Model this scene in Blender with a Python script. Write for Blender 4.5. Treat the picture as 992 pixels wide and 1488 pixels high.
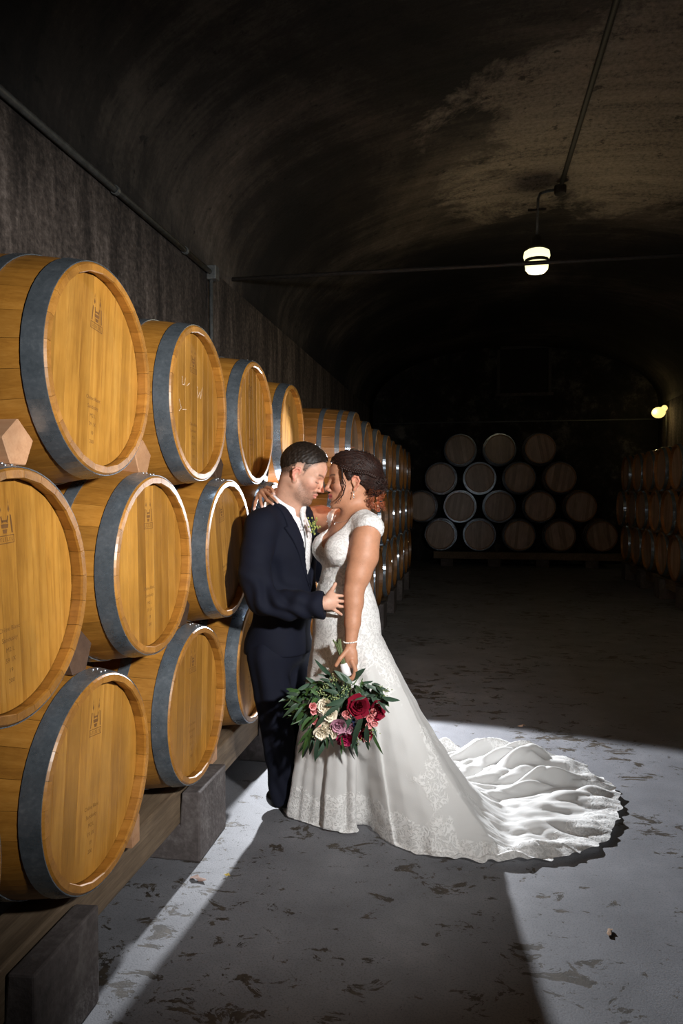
import bpy, bmesh, math, random
import numpy as np
from mathutils import Vector, Matrix

for o in list(bpy.data.objects):
    bpy.data.objects.remove(o)
scene = bpy.context.scene
COL = scene.collection
PI = math.pi

# ------------------------------------------------------------------ camera
FPX, YAW, PITCH, CAMH = 1040.0, 0.175, 0.0235, 1.45
cam_d = bpy.data.cameras.new('camera')
cam = bpy.data.objects.new('camera', cam_d)
COL.objects.link(cam)
cam.location = (0, 0, CAMH)
cam.rotation_euler = (PI / 2 - PITCH, 0, YAW)
cam_d.sensor_fit = 'VERTICAL'
cam_d.sensor_height = 36.0
cam_d.lens = FPX / 1488 * 36.0
cam_d.clip_start = 0.05
scene.camera = cam
CY, SY, CP, SP = math.cos(YAW), math.sin(YAW), math.cos(PITCH), math.sin(PITCH)

def K(px, py, h):
    """pixel + horizontal distance -> (right, forward, height) in the camera-heading frame"""
    u = (px - 496) / FPX; v = (744 - py) / FPX
    t = h / (CP + v * SP)
    return np.array([u * t, h, CAMH + t * (v * CP - SP)])

def FL(px, py):
    """pixel on the floor -> (right, forward)"""
    u = (px - 496) / FPX; v = (744 - py) / FPX
    t = -CAMH / (v * CP - SP)
    return np.array([u * t, t * (CP + v * SP)])

def RH(r, h, z=0.0):
    """heading frame -> world"""
    return (r * CY - h * SY, r * SY + h * CY, z)

# ------------------------------------------------------------------ world, lights, exposure
world = bpy.data.worlds.new('cellar_dark')
scene.world = world
world.use_nodes = True
bg = world.node_tree.nodes['Background']
bg.inputs[0].default_value = (0.55, 0.6, 0.7, 1)
bg.inputs[1].default_value = 0.003
scene.view_settings.view_transform = 'Standard'
scene.view_settings.look = 'None'
scene.view_settings.exposure = 0.0
scene.view_settings.gamma = 1.0

def spot(name, loc, target, energy, angle, blend, radius, color):
    d = bpy.data.lights.new(name, 'SPOT')
    d.energy = energy; d.spot_size = math.radians(angle); d.spot_blend = blend
    d.shadow_soft_size = radius; d.color = color
    o = bpy.data.objects.new(name, d); COL.objects.link(o)
    o.location = loc
    o.rotation_euler = (Vector(target) - Vector(loc)).to_track_quat('-Z', 'Y').to_euler()
    return o

# the photographer's flashes: one on a stand beside the camera, one hidden behind the couple, a small one behind the bride's bun
spot('flash_key', RH(1.20, 0.35, 1.95), RH(-0.39, 3.25, 1.38), 660, 77, 1.0, 0.08, (1.0, 0.985, 0.96))
spot('flash_rim', RH(-0.105, 4.90, 1.42), RH(-0.105, 0.90, -0.03), 600, 123, 0.12, 0.035, (0.93, 0.96, 1.0))
spot('flash_hair', RH(0.17, 3.85, 1.47), RH(0.14, 3.2, 1.53), 130, 36, 0.4, 0.02, (1.0, 0.93, 0.85))
# weak fill spot added near the camera, brightens far barrels and hoops
spot('fill_near_camera', RH(0.10, -0.15, 1.66), RH(3.0, 11.0, 1.40), 19, 52, 0.9, 0.04, (1.0, 0.98, 0.96))

# ------------------------------------------------------------------ helpers
def link(o, parent=None):
    COL.objects.link(o)
    if parent is not None:
        o.parent = parent
    return o

def tag(o, label=None, cat=None, group=None, kind=None):
    if label: o['label'] = label
    if cat: o['category'] = cat
    if group: o['group'] = group
    if kind: o['kind'] = kind
    return o

def mk(name, verts, faces, mat=None, smooth=False):
    me = bpy.data.meshes.new(name)
    me.from_pydata([tuple(map(float, v)) for v in verts], [], [tuple(map(int, f)) for f in faces])
    if smooth:
        me.shade_smooth()
    if mat is not None:
        me.materials.append(mat)
    me.update()
    return me

def mk_np(name, V, Q, mat=None, smooth=True, col=None):
    """fast quad mesh"""
    me = bpy.data.meshes.new(name)
    V = np.ascontiguousarray(V, np.float32); Q = np.ascontiguousarray(Q, np.int32)
    n = Q.shape[1]
    me.vertices.add(len(V)); me.vertices.foreach_set('co', V.ravel())
    me.loops.add(Q.size); me.loops.foreach_set('vertex_index', Q.ravel())
    me.polygons.add(len(Q))
    me.polygons.foreach_set('loop_start', np.arange(0, Q.size, n, dtype=np.int32))
    me.polygons.foreach_set('loop_total', np.full(len(Q), n, np.int32))
    me.update(calc_edges=True); me.validate()
    if smooth: me.shade_smooth()
    if mat is not None: me.materials.append(mat)
    if col is not None:
        a = me.color_attributes.new('Col', 'FLOAT_COLOR', 'POINT')
        a.data.foreach_set('color', np.concatenate([col, np.ones((len(col), 1))], 1).astype(np.float32).ravel())
    return me

def ob(name, me, parent=None, loc=None, rot=None):
    o = bpy.data.objects.new(name, me)
    link(o, parent)
    if loc is not None: o.location = loc
    if rot is not None: o.rotation_euler = rot
    return o

def empty(name, loc=(0, 0, 0), rz=0.0):
    o = bpy.data.objects.new(name, None)
    o.empty_display_size = 0.1
    COL.objects.link(o); o.location = loc; o.rotation_euler = (0, 0, rz)
    return o

class MB:
    """small mesh collector"""
    def __init__(s): s.v = []; s.f = []
    def add(s, v, f):
        n = len(s.v); s.v += [tuple(p) for p in v]; s.f += [tuple(i + n for i in q) for q in f]
        return s
    def box(s, x0, x1, y0, y1, z0, z1):
        v = [(x, y, z) for x in (x0, x1) for y in (y0, y1) for z in (z0, z1)]
        return s.add(v, [(0, 1, 3, 2), (4, 6, 7, 5), (0, 4, 5, 1), (2, 3, 7, 6), (0, 2, 6, 4), (1, 5, 7, 3)])
    def prism(s, poly, x0, x1, axis=0):
        n = len(poly)
        def p(a, q):
            return (a, q[0], q[1]) if axis == 0 else ((q[0], a, q[1]) if axis == 1 else (q[0], q[1], a))
        v = [p(x0, q) for q in poly] + [p(x1, q) for q in poly]
        f = [tuple(range(n))[::-1], tuple(range(n, 2 * n))] + [(i, (i + 1) % n, n + (i + 1) % n, n + i) for i in range(n)]
        return s.add(v, f)
    def tube(s, pts, rad, seg=8, caps=True):
        pts = [Vector(p) for p in pts]
        if not hasattr(rad, '__len__'): rad = [rad] * len(pts)
        n = len(pts); up = None; v = []; f = []
        for i, p in enumerate(pts):
            t = (pts[min(i + 1, n - 1)] - pts[max(i - 1, 0)])
            if t.length < 1e-9: t = Vector((0, 0, 1))
            t.normalize()
            if up is None:
                up = t.orthogonal().normalized()
            up = (up - t * up.dot(t))
            if up.length < 1e-6: up = t.orthogonal()
            up.normalize()
            b = t.cross(up)
            for k in range(seg):
                a = 2 * PI * k / seg
                v.append(p + (up * math.cos(a) + b * math.sin(a)) * rad[i])
        for i in range(n - 1):
            for k in range(seg):
                k2 = (k + 1) % seg
                f.append((i * seg + k, i * seg + k2, (i + 1) * seg + k2, (i + 1) * seg + k))
        if caps:
            f.append(tuple(range(seg))[::-1]); f.append(tuple(range((n - 1) * seg, n * seg)))
        return s.add(v, f)
    def lathe(s, prof, seg=24, axis=2, center=(0, 0, 0)):
        """prof: list of (r, a)"""
        v = []; f = []; n = len(prof)
        for k in range(seg):
            a = 2 * PI * k / seg; c, d = math.cos(a), math.sin(a)
            for r, z in prof:
                p = (r * c, r * d, z) if axis == 2 else (z, r * c, r * d)
                v.append((p[0] + center[0], p[1] + center[1], p[2] + center[2]))
        for k in range(seg):
            k2 = (k + 1) % seg
            for i in range(n - 1):
                f.append((k * n + i, k2 * n + i, k2 * n + i + 1, k * n + i + 1))
        return s.add(v, f)
    def ball(s, c, r, seg=8, rings=5):
        prof = [(max(1e-4, math.sin(PI * i / rings)), -math.cos(PI * i / rings)) for i in range(rings + 1)]
        rr = r if hasattr(r, '__len__') else (r, r, r)
        v = []; f = []; n = len(prof)
        for k in range(seg):
            a = 2 * PI * k / seg
            for q, z in prof:
                v.append((c[0] + rr[0] * q * math.cos(a), c[1] + rr[1] * q * math.sin(a), c[2] + rr[2] * z))
        for k in range(seg):
            k2 = (k + 1) % seg
            for i in range(n - 1):
                f.append((k * n + i, k2 * n + i, k2 * n + i + 1, k * n + i + 1))
        return s.add(v, f)
    def mesh(s, name, mat=None, smooth=False):
        return mk(name, s.v, s.f, mat, smooth)
    def build(s, name, mat=None, parent=None, smooth=False, loc=None, rot=None):
        return ob(name, s.mesh(name, mat, smooth), parent, loc, rot)

# ------------------------------------------------------------------ materials
class NT:
    def __init__(s, name):
        s.m = bpy.data.materials.new(name); s.m.use_nodes = True
        s.t = s.m.node_tree; s.b = s.t.nodes['Principled BSDF']
    def n(s, kind, **kw):
        nd = s.t.nodes.new(kind)
        for k, v in kw.items():
            if k.startswith('i_'):
                key = k[2:]
                key = int(key) if key.isdigit() else key.replace('_', ' ')
                nd.inputs[key].default_value = v
            else:
                setattr(nd, k, v)
        return nd
    def l(s, a, b):
        s.t.links.new(a, b)
    def coord(s, scale=(1, 1, 1), src='Object', rnd=0.0):
        tc = s.n('ShaderNodeTexCoord')
        mp = s.n('ShaderNodeMapping'); mp.inputs['Scale'].default_value = scale
        s.l(tc.outputs[src], mp.inputs['Vector'])
        if rnd:
            oi = s.n('ShaderNodeObjectInfo')
            mu = s.n('ShaderNodeMath', operation='MULTIPLY'); mu.inputs[1].default_value = rnd
            s.l(oi.outputs['Random'], mu.inputs[0])
            cb = s.n('ShaderNodeCombineXYZ')
            for i in range(3): s.l(mu.outputs[0], cb.inputs[i])
            s.l(cb.outputs[0], mp.inputs['Location'])
        return mp.outputs[0]
    def noise(s, vec, scale, detail=5, rough=0.6, dist=0.0):
        nd = s.n('ShaderNodeTexNoise'); nd.inputs['Scale'].default_value = scale
        nd.inputs['Detail'].default_value = detail; nd.inputs['Roughness'].default_value = rough
        nd.inputs['Distortion'].default_value = dist
        s.l(vec, nd.inputs['Vector']); return nd.outputs['Fac']
    def ramp(s, fac, stops):
        r = s.n('ShaderNodeValToRGB'); e = r.color_ramp.elements
        while len(e) > 1: e.remove(e[-1])
        def c4(c): return (c, c, c, 1) if not hasattr(c, '__len__') else tuple(c) + (1,)
        e[0].position = stops[0][0]; e[0].color = c4(stops[0][1])
        for p, c in stops[1:]:
            x = e.new(p); x.color = c4(c)
        s.l(fac, r.inputs[0]); return r.outputs[0]
    def mix(s, fac, a, b, blend='MIX'):
        m = s.n('ShaderNodeMix', data_type='RGBA', blend_type=blend)
        for sock, v in ((m.inputs[0], fac), (m.inputs[6], a), (m.inputs[7], b)):
            if hasattr(v, 'is_linked'): s.l(v, sock)
            elif hasattr(v, '__len__'): sock.default_value = tuple(v) + ((1,) if len(v) == 3 else ())
            else: sock.default_value = v
        return m.outputs[2]
    def math(s, op, a, b=0.0):
        m = s.n('ShaderNodeMath', operation=op)
        for i, v in enumerate((a, b)):
            if hasattr(v, 'is_linked'): s.l(v, m.inputs[i])
            else: m.inputs[i].default_value = v
        return m.outputs[0]
    def bump(s, h, strength=0.3, dist=0.01):
        b = s.n('ShaderNodeBump'); b.inputs['Strength'].default_value = strength
        b.inputs['Distance'].default_value = dist
        s.l(h, b.inputs['Height']); s.l(b.outputs[0], s.b.inputs['Normal']); return b
    def set(s, **kw):
        for k, v in kw.items():
            sock = s.b.inputs[k.replace('_', ' ')]
            if hasattr(v, 'is_linked'): s.l(v, sock)
            elif hasattr(v, '__len__') and len(v) == 3: sock.default_value = tuple(v) + (1,)
            else: sock.default_value = v
        return s

def plain(name, col, rough=0.6, metal=0.0, var=0.25, scale=30, bump=0.0):
    m = NT(name); c = m.coord(rnd=7.0)
    n = m.noise(c, scale)
    dk = tuple(x * (1 - var) for x in col); lt = tuple(min(1, x * (1 + var)) for x in col)
    m.set(Base_Color=m.ramp(n, [(0.3, dk), (0.7, lt)]), Roughness=rough, Metallic=metal)
    if bump: m.bump(n, bump, 0.004)
    return m.m

def wood(name, c_dark, c_mid, c_light, axis, rough=0.42, fine=1.0, coat=0.0, var=0.35):
    m = NT(name)
    sc = [22 * fine] * 3; sc[axis] = 1.3 * fine
    v = m.coord(tuple(sc), rnd=23.0)
    n1 = m.noise(v, 1.6, 6, 0.62, 0.5)
    n2 = m.noise(v, 9.0, 3, 0.7)
    grain = m.mix(0.35, n1, n2)
    base = m.ramp(grain, [(0.28, c_dark), (0.5, c_mid), (0.72, c_light)])
    v2 = m.coord((4, 4, 4), rnd=11.0)
    blot = m.ramp(m.noise(v2, 1.2, 4, 0.6), [(0.35, 0.78), (0.65, 1.06)])
    base = m.mix(1.0, base, blot, 'MULTIPLY')
    oi = m.n('ShaderNodeObjectInfo')
    rv = m.ramp(oi.outputs['Random'], [(0.0, (1 - var, 1 - var * 1.15, 1 - var * 1.4)), (0.5, (0.96, 0.93, 0.88)), (1.0, (1.08, 1.06, 1.04))])
    base = m.mix(1.0, base, rv, 'MULTIPLY')
    m.set(Base_Color=base, Roughness=rough)
    m.b.inputs['Coat Weight'].default_value = coat
    m.b.inputs['Coat Roughness'].default_value = 0.25
    m.bump(grain, 0.12, 0.003)
    return m.m

M = {}
M['stave'] = wood('oak_stave', (0.22, 0.088, 0.012), (0.36, 0.158, 0.024), (0.46, 0.22, 0.042), 0, coat=0.12, var=0.14)
M['head'] = wood('oak_head', (0.25, 0.105, 0.015), (0.42, 0.202, 0.034), (0.52, 0.275, 0.058), 2, coat=0.05, var=0.32)
M['stave_far'] = wood('oak_stave_aged', (0.17, 0.07, 0.016), (0.27, 0.12, 0.028), (0.34, 0.16, 0.044), 0, coat=0.1)
M['head_far'] = wood('oak_head_aged', (0.27, 0.18, 0.125), (0.37, 0.25, 0.175), (0.46, 0.33, 0.24), 2, var=0.35, coat=0.3)
M['chock'] = wood('chock_wood', (0.40, 0.20, 0.10), (0.52, 0.29, 0.16), (0.60, 0.36, 0.21), 0, rough=0.6, fine=0.7)
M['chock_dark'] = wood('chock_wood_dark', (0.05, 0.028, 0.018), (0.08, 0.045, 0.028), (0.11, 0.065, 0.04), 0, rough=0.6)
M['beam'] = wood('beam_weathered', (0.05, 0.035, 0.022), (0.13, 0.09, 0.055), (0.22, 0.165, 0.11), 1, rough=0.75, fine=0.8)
M['brand'] = plain('burnt_brand', (0.16, 0.07, 0.018), 0.7)
M['chalk'] = plain('chalk_mark', (0.75, 0.6, 0.5), 0.9)

def galv(name, r0, r1, k=1.0):
    m = NT(name); v = m.coord((1, 1, 1), rnd=9.0)
    n = m.noise(v, 14, 6, 0.7); n2 = m.noise(v, 90, 3, 0.6)
    c = m.ramp(m.mix(0.4, n, n2), [(0.3, (0.15 * k, 0.185 * k, 0.215 * k)), (0.55, (0.25 * k, 0.29 * k, 0.33 * k)), (0.72, (0.40 * k, 0.44 * k, 0.48 * k))])
    m.set(Base_Color=c, Metallic=0.75, Roughness=m.ramp(n, [(0.3, r0), (0.7, r1)]))
    m.bump(n2, 0.08, 0.002)
    return m.m
M['hoop'] = galv('galvanised_hoop', 0.22, 0.36)
M['hoop_far'] = galv('polished_hoop', 0.12, 0.19, 1.4)
M['rivet'] = plain('rivet_steel', (0.55, 0.57, 0.6), 0.35, 0.8, 0.15)
M['conduit'] = plain('conduit_grey', (0.16, 0.17, 0.17), 0.5, 0.5, 0.3)
M['iron'] = plain('dark_iron', (0.05, 0.045, 0.04), 0.6, 0.4, 0.3)
M['pipe_dark'] = plain('dark_pipe', (0.012, 0.011, 0.010), 0.7, 0.0, 0.3)
M['dark'] = plain('opening_darkness', (0.012, 0.011, 0.010), 0.9)

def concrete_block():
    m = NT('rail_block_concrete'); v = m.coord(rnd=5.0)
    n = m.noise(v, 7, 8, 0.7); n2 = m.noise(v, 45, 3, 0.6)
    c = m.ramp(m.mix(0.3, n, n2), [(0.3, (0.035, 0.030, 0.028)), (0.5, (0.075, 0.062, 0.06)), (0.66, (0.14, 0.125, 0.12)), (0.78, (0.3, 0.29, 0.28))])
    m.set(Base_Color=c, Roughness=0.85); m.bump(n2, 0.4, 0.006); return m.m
M['block'] = concrete_block()

def floor_mat():
    m = NT('painted_concrete_floor'); v = m.coord()
    big = m.noise(v, 0.55, 3, 0.5)
    paint = m.ramp(m.noise(v, 3.0, 7, 0.65), [(0.3, (0.110, 0.112, 0.124)), (0.55, (0.148, 0.151, 0.166)), (0.75, (0.19, 0.193, 0.21))])
    fine = m.noise(v, 160, 2, 0.6)
    paint = m.mix(0.35, paint, m.ramp(fine, [(0.38, 0.35), (0.5, 1.0)]), 'MULTIPLY')
    # peeled patches, clustered, with ragged edges
    vd = m.coord((1.0, 1.6, 1.0))
    p1 = m.noise(vd, 7.5, 8, 0.72, 0.6)
    clus = m.noise(v, 1.3, 3, 0.55)
    pe = m.math('ADD', p1, m.math('MULTIPLY', clus, 0.42))
    mask = m.ramp(pe, [(0.795, 0.0), (0.812, 1.0)])
    sp = m.noise(v, 38, 4, 0.7)
    mask2 = m.ramp(m.math('ADD', sp, m.math('MULTIPLY', clus, 0.3)), [(0.80, 0.0), (0.82, 0.8)])
    mk_ = m.math('MAXIMUM', mask, mask2)
    bare = m.ramp(m.noise(v, 20, 4), [(0.35, (0.022, 0.017, 0.013)), (0.65, (0.058, 0.046, 0.034))])
    m.set(Base_Color=m.mix(mk_, paint, bare), Roughness=m.ramp(big, [(0.3, 0.62), (0.7, 0.75)]))
    h = m.math('SUBTRACT', m.math('MULTIPLY', fine, 0.5), mk_)
    m.bump(h, 0.35, 0.004)
    return m.m
M['floor'] = floor_mat()

def vault_mat(name, wall):
    m = NT(name)
    v = m.coord((1, 1, 1), src='UV')               # u along the tunnel, v around the arch (metres)
    tcs = m.coord((1.0, 0.10, 1.0), src='UV') if not wall else m.coord((1.0, 0.16, 1.0), src='UV')
    st = m.noise(tcs, 5.0, 8, 0.75, 0.3)
    big = m.noise(v, 0.42, 5, 0.62, 0.4)
    fine = m.noise(v, 26, 5, 0.75)
    soot = (0.006, 0.0055, 0.005); mid = (0.022, 0.018, 0.015); lt = (0.17, 0.14, 0.115)
    if wall:
        f = m.math('ADD', m.math('MULTIPLY', st, 0.6), m.math('MULTIPLY', fine, 0.4))
        c = m.ramp(f, [(0.37, (0.016, 0.012, 0.010)), (0.46, (0.06, 0.046, 0.039)), (0.54, (0.15, 0.118, 0.10)), (0.64, (0.34, 0.28, 0.245))])
    else:
        f = m.math('ADD', m.math('MULTIPLY', big, 0.62), m.math('ADD', m.math('MULTIPLY', st, 0.26), m.math('MULTIPLY', fine, 0.12)))
        c = m.ramp(f, [(0.43, soot), (0.50, mid), (0.57, (0.075, 0.062, 0.05)), (0.64, lt)])
        spots = m.ramp(m.noise(v, 7.0, 6, 0.7), [(0.34, 0.12), (0.40, 1.0)])
        # pale patch of the crown around the lamp, widened by painted-in light, ragged edged
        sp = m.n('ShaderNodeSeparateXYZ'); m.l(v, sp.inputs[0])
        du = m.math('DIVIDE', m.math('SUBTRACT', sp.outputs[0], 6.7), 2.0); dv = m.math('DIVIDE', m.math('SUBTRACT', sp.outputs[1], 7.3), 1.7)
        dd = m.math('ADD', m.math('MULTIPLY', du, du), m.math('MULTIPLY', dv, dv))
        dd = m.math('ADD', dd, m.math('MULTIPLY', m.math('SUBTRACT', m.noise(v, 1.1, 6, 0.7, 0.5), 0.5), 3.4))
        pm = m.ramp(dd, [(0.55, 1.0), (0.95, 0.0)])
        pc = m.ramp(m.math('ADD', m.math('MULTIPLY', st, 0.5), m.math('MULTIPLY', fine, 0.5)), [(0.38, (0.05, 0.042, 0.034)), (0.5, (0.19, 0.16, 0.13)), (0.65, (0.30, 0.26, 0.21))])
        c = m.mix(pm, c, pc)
        c = m.mix(0.85, c, spots, 'MULTIPLY')
    m.set(Base_Color=c, Roughness=0.9)
    m.bump(fine, 0.5, 0.012)
    return m.m
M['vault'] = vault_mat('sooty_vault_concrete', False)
M['wall'] = vault_mat('streaked_wall_concrete', True)

def end_mat():
    m = NT('end_wall_render'); v = m.coord()
    n = m.noise(v, 1.6, 8, 0.75)
    m.set(Base_Color=m.ramp(n, [(0.44, (0.006, 0.0055, 0.005)), (0.54, (0.02, 0.018, 0.016)), (0.66, (0.12, 0.11, 0.095))]), Roughness=0.9)
    m.bump(n, 0.5, 0.02); return m.m
M['end'] = end_mat()
M['fire_glass'] = None

# ------------------------------------------------------------------ tunnel shell
XL, XR, ZS, ZC = -2.08, 3.86, 3.30, 4.62
XC, HW = (XL + XR) / 2, (XR - XL) / 2
Y0, Y1 = -4.0, 15.75
MB().box(XL - 0.3, XR + 0.3, Y0, Y1 + 0.3, -0.2, 0.0).build('floor', M['floor'])
tag(bpy.data.objects['floor'], kind='structure')

def uvmesh(name, rows, mat):
    """rows: list of (x, z, arc) ; extruded from Y0 to Y1"""
    ny = 24; v = []; f = []; uv = []
    for j in range(ny + 1):
        y = Y0 + (Y1 - Y0) * j / ny
        for x, z, a in rows:
            v.append((x, y, z)); uv.append((y, a))
    n = len(rows)
    for j in range(ny):
        for i in range(n - 1):
            f.append((j * n + i, j * n + i + 1, (j + 1) * n + i + 1, (j + 1) * n + i))
    me = mk(name, v, f, mat, True)
    lay = me.uv_layers.new(name='UVMap')
    for lp in me.loops: lay.data[lp.index].uv = uv[lp.vertex_index]
    o = ob(name, me); tag(o, kind='structure')
    md = o.modifiers.new('thickness', 'SOLIDIFY'); md.thickness = 0.25; md.offset = 1.0
    return o
uvmesh('wall_left', [(XL, 0, 0), (XL, ZS * 0.5, ZS * 0.5), (XL, ZS, ZS)], M['wall'])
uvmesh('wall_right', [(XR, ZS, 10), (XR, ZS * 0.5, 10 + ZS * 0.5), (XR, 0, 10 + ZS)], M['wall'])
arc = []; acc = ZS; prev = None
for i in range(41):
    a = PI - PI * i / 40
    p = (XC + HW * math.cos(a), ZS + (ZC - ZS) * math.sin(a) ** 0.9)
    if prev: acc += math.dist(p, prev)
    arc.append((p[0], p[1], acc)); prev = p
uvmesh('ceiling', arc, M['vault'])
# end walls following the arch
for nm, y, th in (('wall_back', Y1, 0.25), ('wall_front', Y0 - 0.25, 0.25)):
    poly = [(XL, -0.0), (XR, 0.0)] + [(a[0], a[1]) for a in reversed(arc)]
    tag(MB().prism(poly, y, y + th, axis=1).build(nm, M['end']), kind='structure')
# opening high in the end wall; a near-black panel stands in for its darkness
wn = empty('window_1', (1.16, Y1, 3.62)); tag(wn, kind='structure')
MB().box(-0.5, 0.5, -0.03, 0.02, 0, 0.92).build('opening_darkness_panel', M['dark'], wn)
for (a, b, c, d) in ((-0.56, -0.5, -0.04, 1.0), (0.5, 0.56, -0.04, 1.0)):
    MB().box(a, b, -0.05, 0.02, c, d).build('frame_bar', M['iron'], wn)
MB().box(-0.56, 0.56, -0.05, 0.02, 0.94, 1.0).build('frame_bar', M['iron'], wn)
MB().box(-0.60, 0.60, -0.08, 0.02, -0.06, 0.0).build('sill', M['block'], wn)

# ------------------------------------------------------------------ barrels
BL, RB, RE = 0.95, 0.342, 0.296     # length, bilge radius, end radius
def brad(x):                        # x: distance from the front rim
    t = (x - BL / 2) / (BL / 2)
    return RE + (RB - RE) * (1 - t * t)
NST = 26
def stave_mesh(mat):
    xs = [0.0, 0.006, 0.05, 0.12, 0.22, 0.35, 0.475, 0.60, 0.73, 0.83, 0.90, 0.944, 0.95]
    da = 2 * PI / NST / 2 - 0.0016
    v = []; f = []
    for i, x in enumerate(xs):
        r = brad(x) - (0.004 if i in (0, len(xs) - 1) else 0)
        ri = r - (0.026 if 0.04 < x < 0.91 else 0.024 if x > 0.003 and x < 0.947 else 0.017)
        for a in (-da, -da * 0.33, da * 0.33, da): v.append((-x, r * math.sin(a), r * math.cos(a)))
        for a in (da, -da): v.append((-x, ri * math.sin(a), ri * math.cos(a)))
    n = 6
    for i in range(len(xs) - 1):
        for k in range(n):
            k2 = (k + 1) % n
            f.append((i * n + k, i * n + k2, (i + 1) * n + k2, (i + 1) * n + k))
    f.append((0, 5, 4, 3, 2, 1)); e = (len(xs) - 1) * n; f.append((e, e + 1, e + 2, e + 3, e + 4, e + 5))
    me = mk('stave', v, f, mat)
    return me
def hoop_mesh(x0, x1, mat, seg=64):
    r0, r1 = brad(x0) + 0.0006, brad(x1) + 0.0006; t = 0.0028
    return MB().lathe([(r0, -x0), (r0 + t, -x0), (r1 + t, -x1), (r1, -x1), (r0, -x0)], seg, axis=0).mesh('hoop', mat)
HOOPS = [(0.005, 0.060), (0.165, 0.203), (0.300, 0.338)]
HOOPS_FAR = [(0.005, 0.048), (0.092, 0.126), (0.225, 0.262)]
def head_planks(mat):
    """vertical planks of the recessed head"""
    edges = [-0.272, -0.205, -0.148, -0.080, -0.022, 0.040, 0.102, 0.158, 0.214, 0.272]
    R = 0.2735; out = []
    for a, b in zip(edges[:-1], edges[1:]):
        g = 0.0003; a2, b2 = a + g, b - g
        n = 7; top = []; bot = []
        for i in range(n):
            y = a2 + (b2 - a2) * i / (n - 1); h = math.sqrt(max(R * R - y * y, 1e-5))
            top.append((y, h)); bot.append((y, -h))
        poly = bot + top[::-1]
        ch = 0.0005
        # front face slightly chamfered on the long edges
        cy = (a2 + b2) / 2
        front = [(cy + (p[0] - cy) * (1 - 2 * ch / (b2 - a2)), p[1] * 0.999) for p in poly]
        N = len(poly)
        v = [(-0.034, p[0], p[1]) for p in front] + [(-0.0352, p[0], p[1]) for p in poly] + [(-0.052, p[0], p[1]) for p in poly]
        f = [tuple(range(N))] + [(N + i, N + (i + 1) % N, (i + 1) % N, i) for i in range(N)] + \
            [(2 * N + i, 2 * N + (i + 1) % N, N + (i + 1) % N, N + i) for i in range(N)]
        out.append(mk('head_plank', v, f, mat))
    return out
def body_mesh_far(mat):
    """whole shell, staves as shallow facets with open joints"""
    xs = [0.0, 0.006, 0.05, 0.15, 0.30, 0.475, 0.65, 0.80, 0.944, 0.95]
    v = []; f = []
    n = NST * 3
    for i, x in enumerate(xs):
        for k in range(n):
            j = k % 3; a = 2 * PI * (k - j) / n + (2 * PI / NST) * (0.02, 0.06, 0.98)[j]
            r = brad(x) - (0.003 if j == 0 else 0) - (0.004 if i in (0, len(xs) - 1) else 0)
            v.append((-x, r * math.sin(a), r * math.cos(a)))
    for i in range(len(xs) - 1):
        for k in range(n):
            k2 = (k + 1) % n
            f.append((i * n + k, i * n + k2, (i + 1) * n + k2, (i + 1) * n + k))
    b = MB().add(v, f)
    b.lathe([(RE - 0.004, 0.0), (RE - 0.022, 0.0), (RE - 0.026, -0.04), (0.0, -0.041)], NST * 2, axis=0)
    b.lathe([(0.0, -BL + 0.04), (RE - 0.026, -BL + 0.04), (RE - 0.022, -BL), (RE - 0.004, -BL)], NST, axis=0)
    return b.mesh('body', mat)
stave_me = stave_mesh(M['stave'])
hoop_me = [hoop_mesh(a, b, M['hoop']) for a, b in HOOPS] + [hoop_mesh(BL - b, BL - a, M['hoop']) for a, b in HOOPS]
hoop_far = [hoop_mesh(a, b, M['hoop_far'], 72) for a, b in HOOPS_FAR]
plank_me = head_planks(M['head'])
plank_far = head_planks(M['head_far'])
body_far = body_mesh_far(M['stave_far'])
back_me = MB().lathe([(0.0, -BL + 0.036), (0.27, -BL + 0.036), (0.27, -BL + 0.05), (0.0, -BL + 0.05)], 26, axis=0).mesh('back_head', M['head'])
rv = MB()
for x, a in ((0.020, -0.03), (0.045, -0.03), (0.020, 0.05), (0.045, 0.05)):
    rv.ball((-x, (brad(x) + 0.003) * math.sin(a), (brad(x) + 0.003) * math.cos(a)), (0.0045, 0.0045, 0.0035), 7, 4)
rivet_me = rv.mesh('rivet', M['rivet'], True)

def crest_mesh():
    """two towers, a shield between them and a ribbon below, burnt into the head; drawn in (y, z)"""
    b = MB(); X = -0.0337
    def q(pts): b.add([(X, p[0] * 0.98, p[1] * 1.05) for p in pts], [tuple(range(len(pts)))])
    for s in (-1, 1):
        q([(s * .016, .046), (s * .012, .033), (s * .016, .026), (s * .020, .033)])
        q([(s * .016, .058), (s * .0146, .046), (s * .0174, .046)])
        q([(s * .020, .022), (s * .025, .020), (s * .030, -.020), (s * .0245, -.020)])
        q([(s * .011, .020), (s * .015, .018), (s * .011, .002), (s * .007, .004)])
    q([(-.010, .010), (.010, .010), (.010, .005), (-.010, .005)])
    q([(-.014, .001), (.014, .001), (.012, -.008), (-.012, -.008)])
    q([(-.009, -.011), (.009, -.011), (.006, -.020), (-.006, -.020)])
    for y0, y1, z0, z1 in ((-.034, .034, -.026, -.024), (-.034, .034, -.043, -.041), (-.034, -.0315, -.043, -.024), (.0315, .034, -.043, -.024)):
        q([(y0, z0), (y1, z0), (y1, z1), (y0, z1)])
    for i in range(7):
        y = -.026 + i * .0083
        q([(y, -.038), (y + .0022, -.038), (y + .0022, -.029), (y, -.029)])
        if i % 2 == 0: q([(y, -.038), (y + .005, -.038), (y + .005, -.0365), (y, -.0365)])
        else: q([(y, -.0305), (y + .005, -.0305), (y + .005, -.029), (y, -.029)])
    return b.mesh('brand_crest', M['brand'])
crest_me = crest_mesh()

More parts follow.
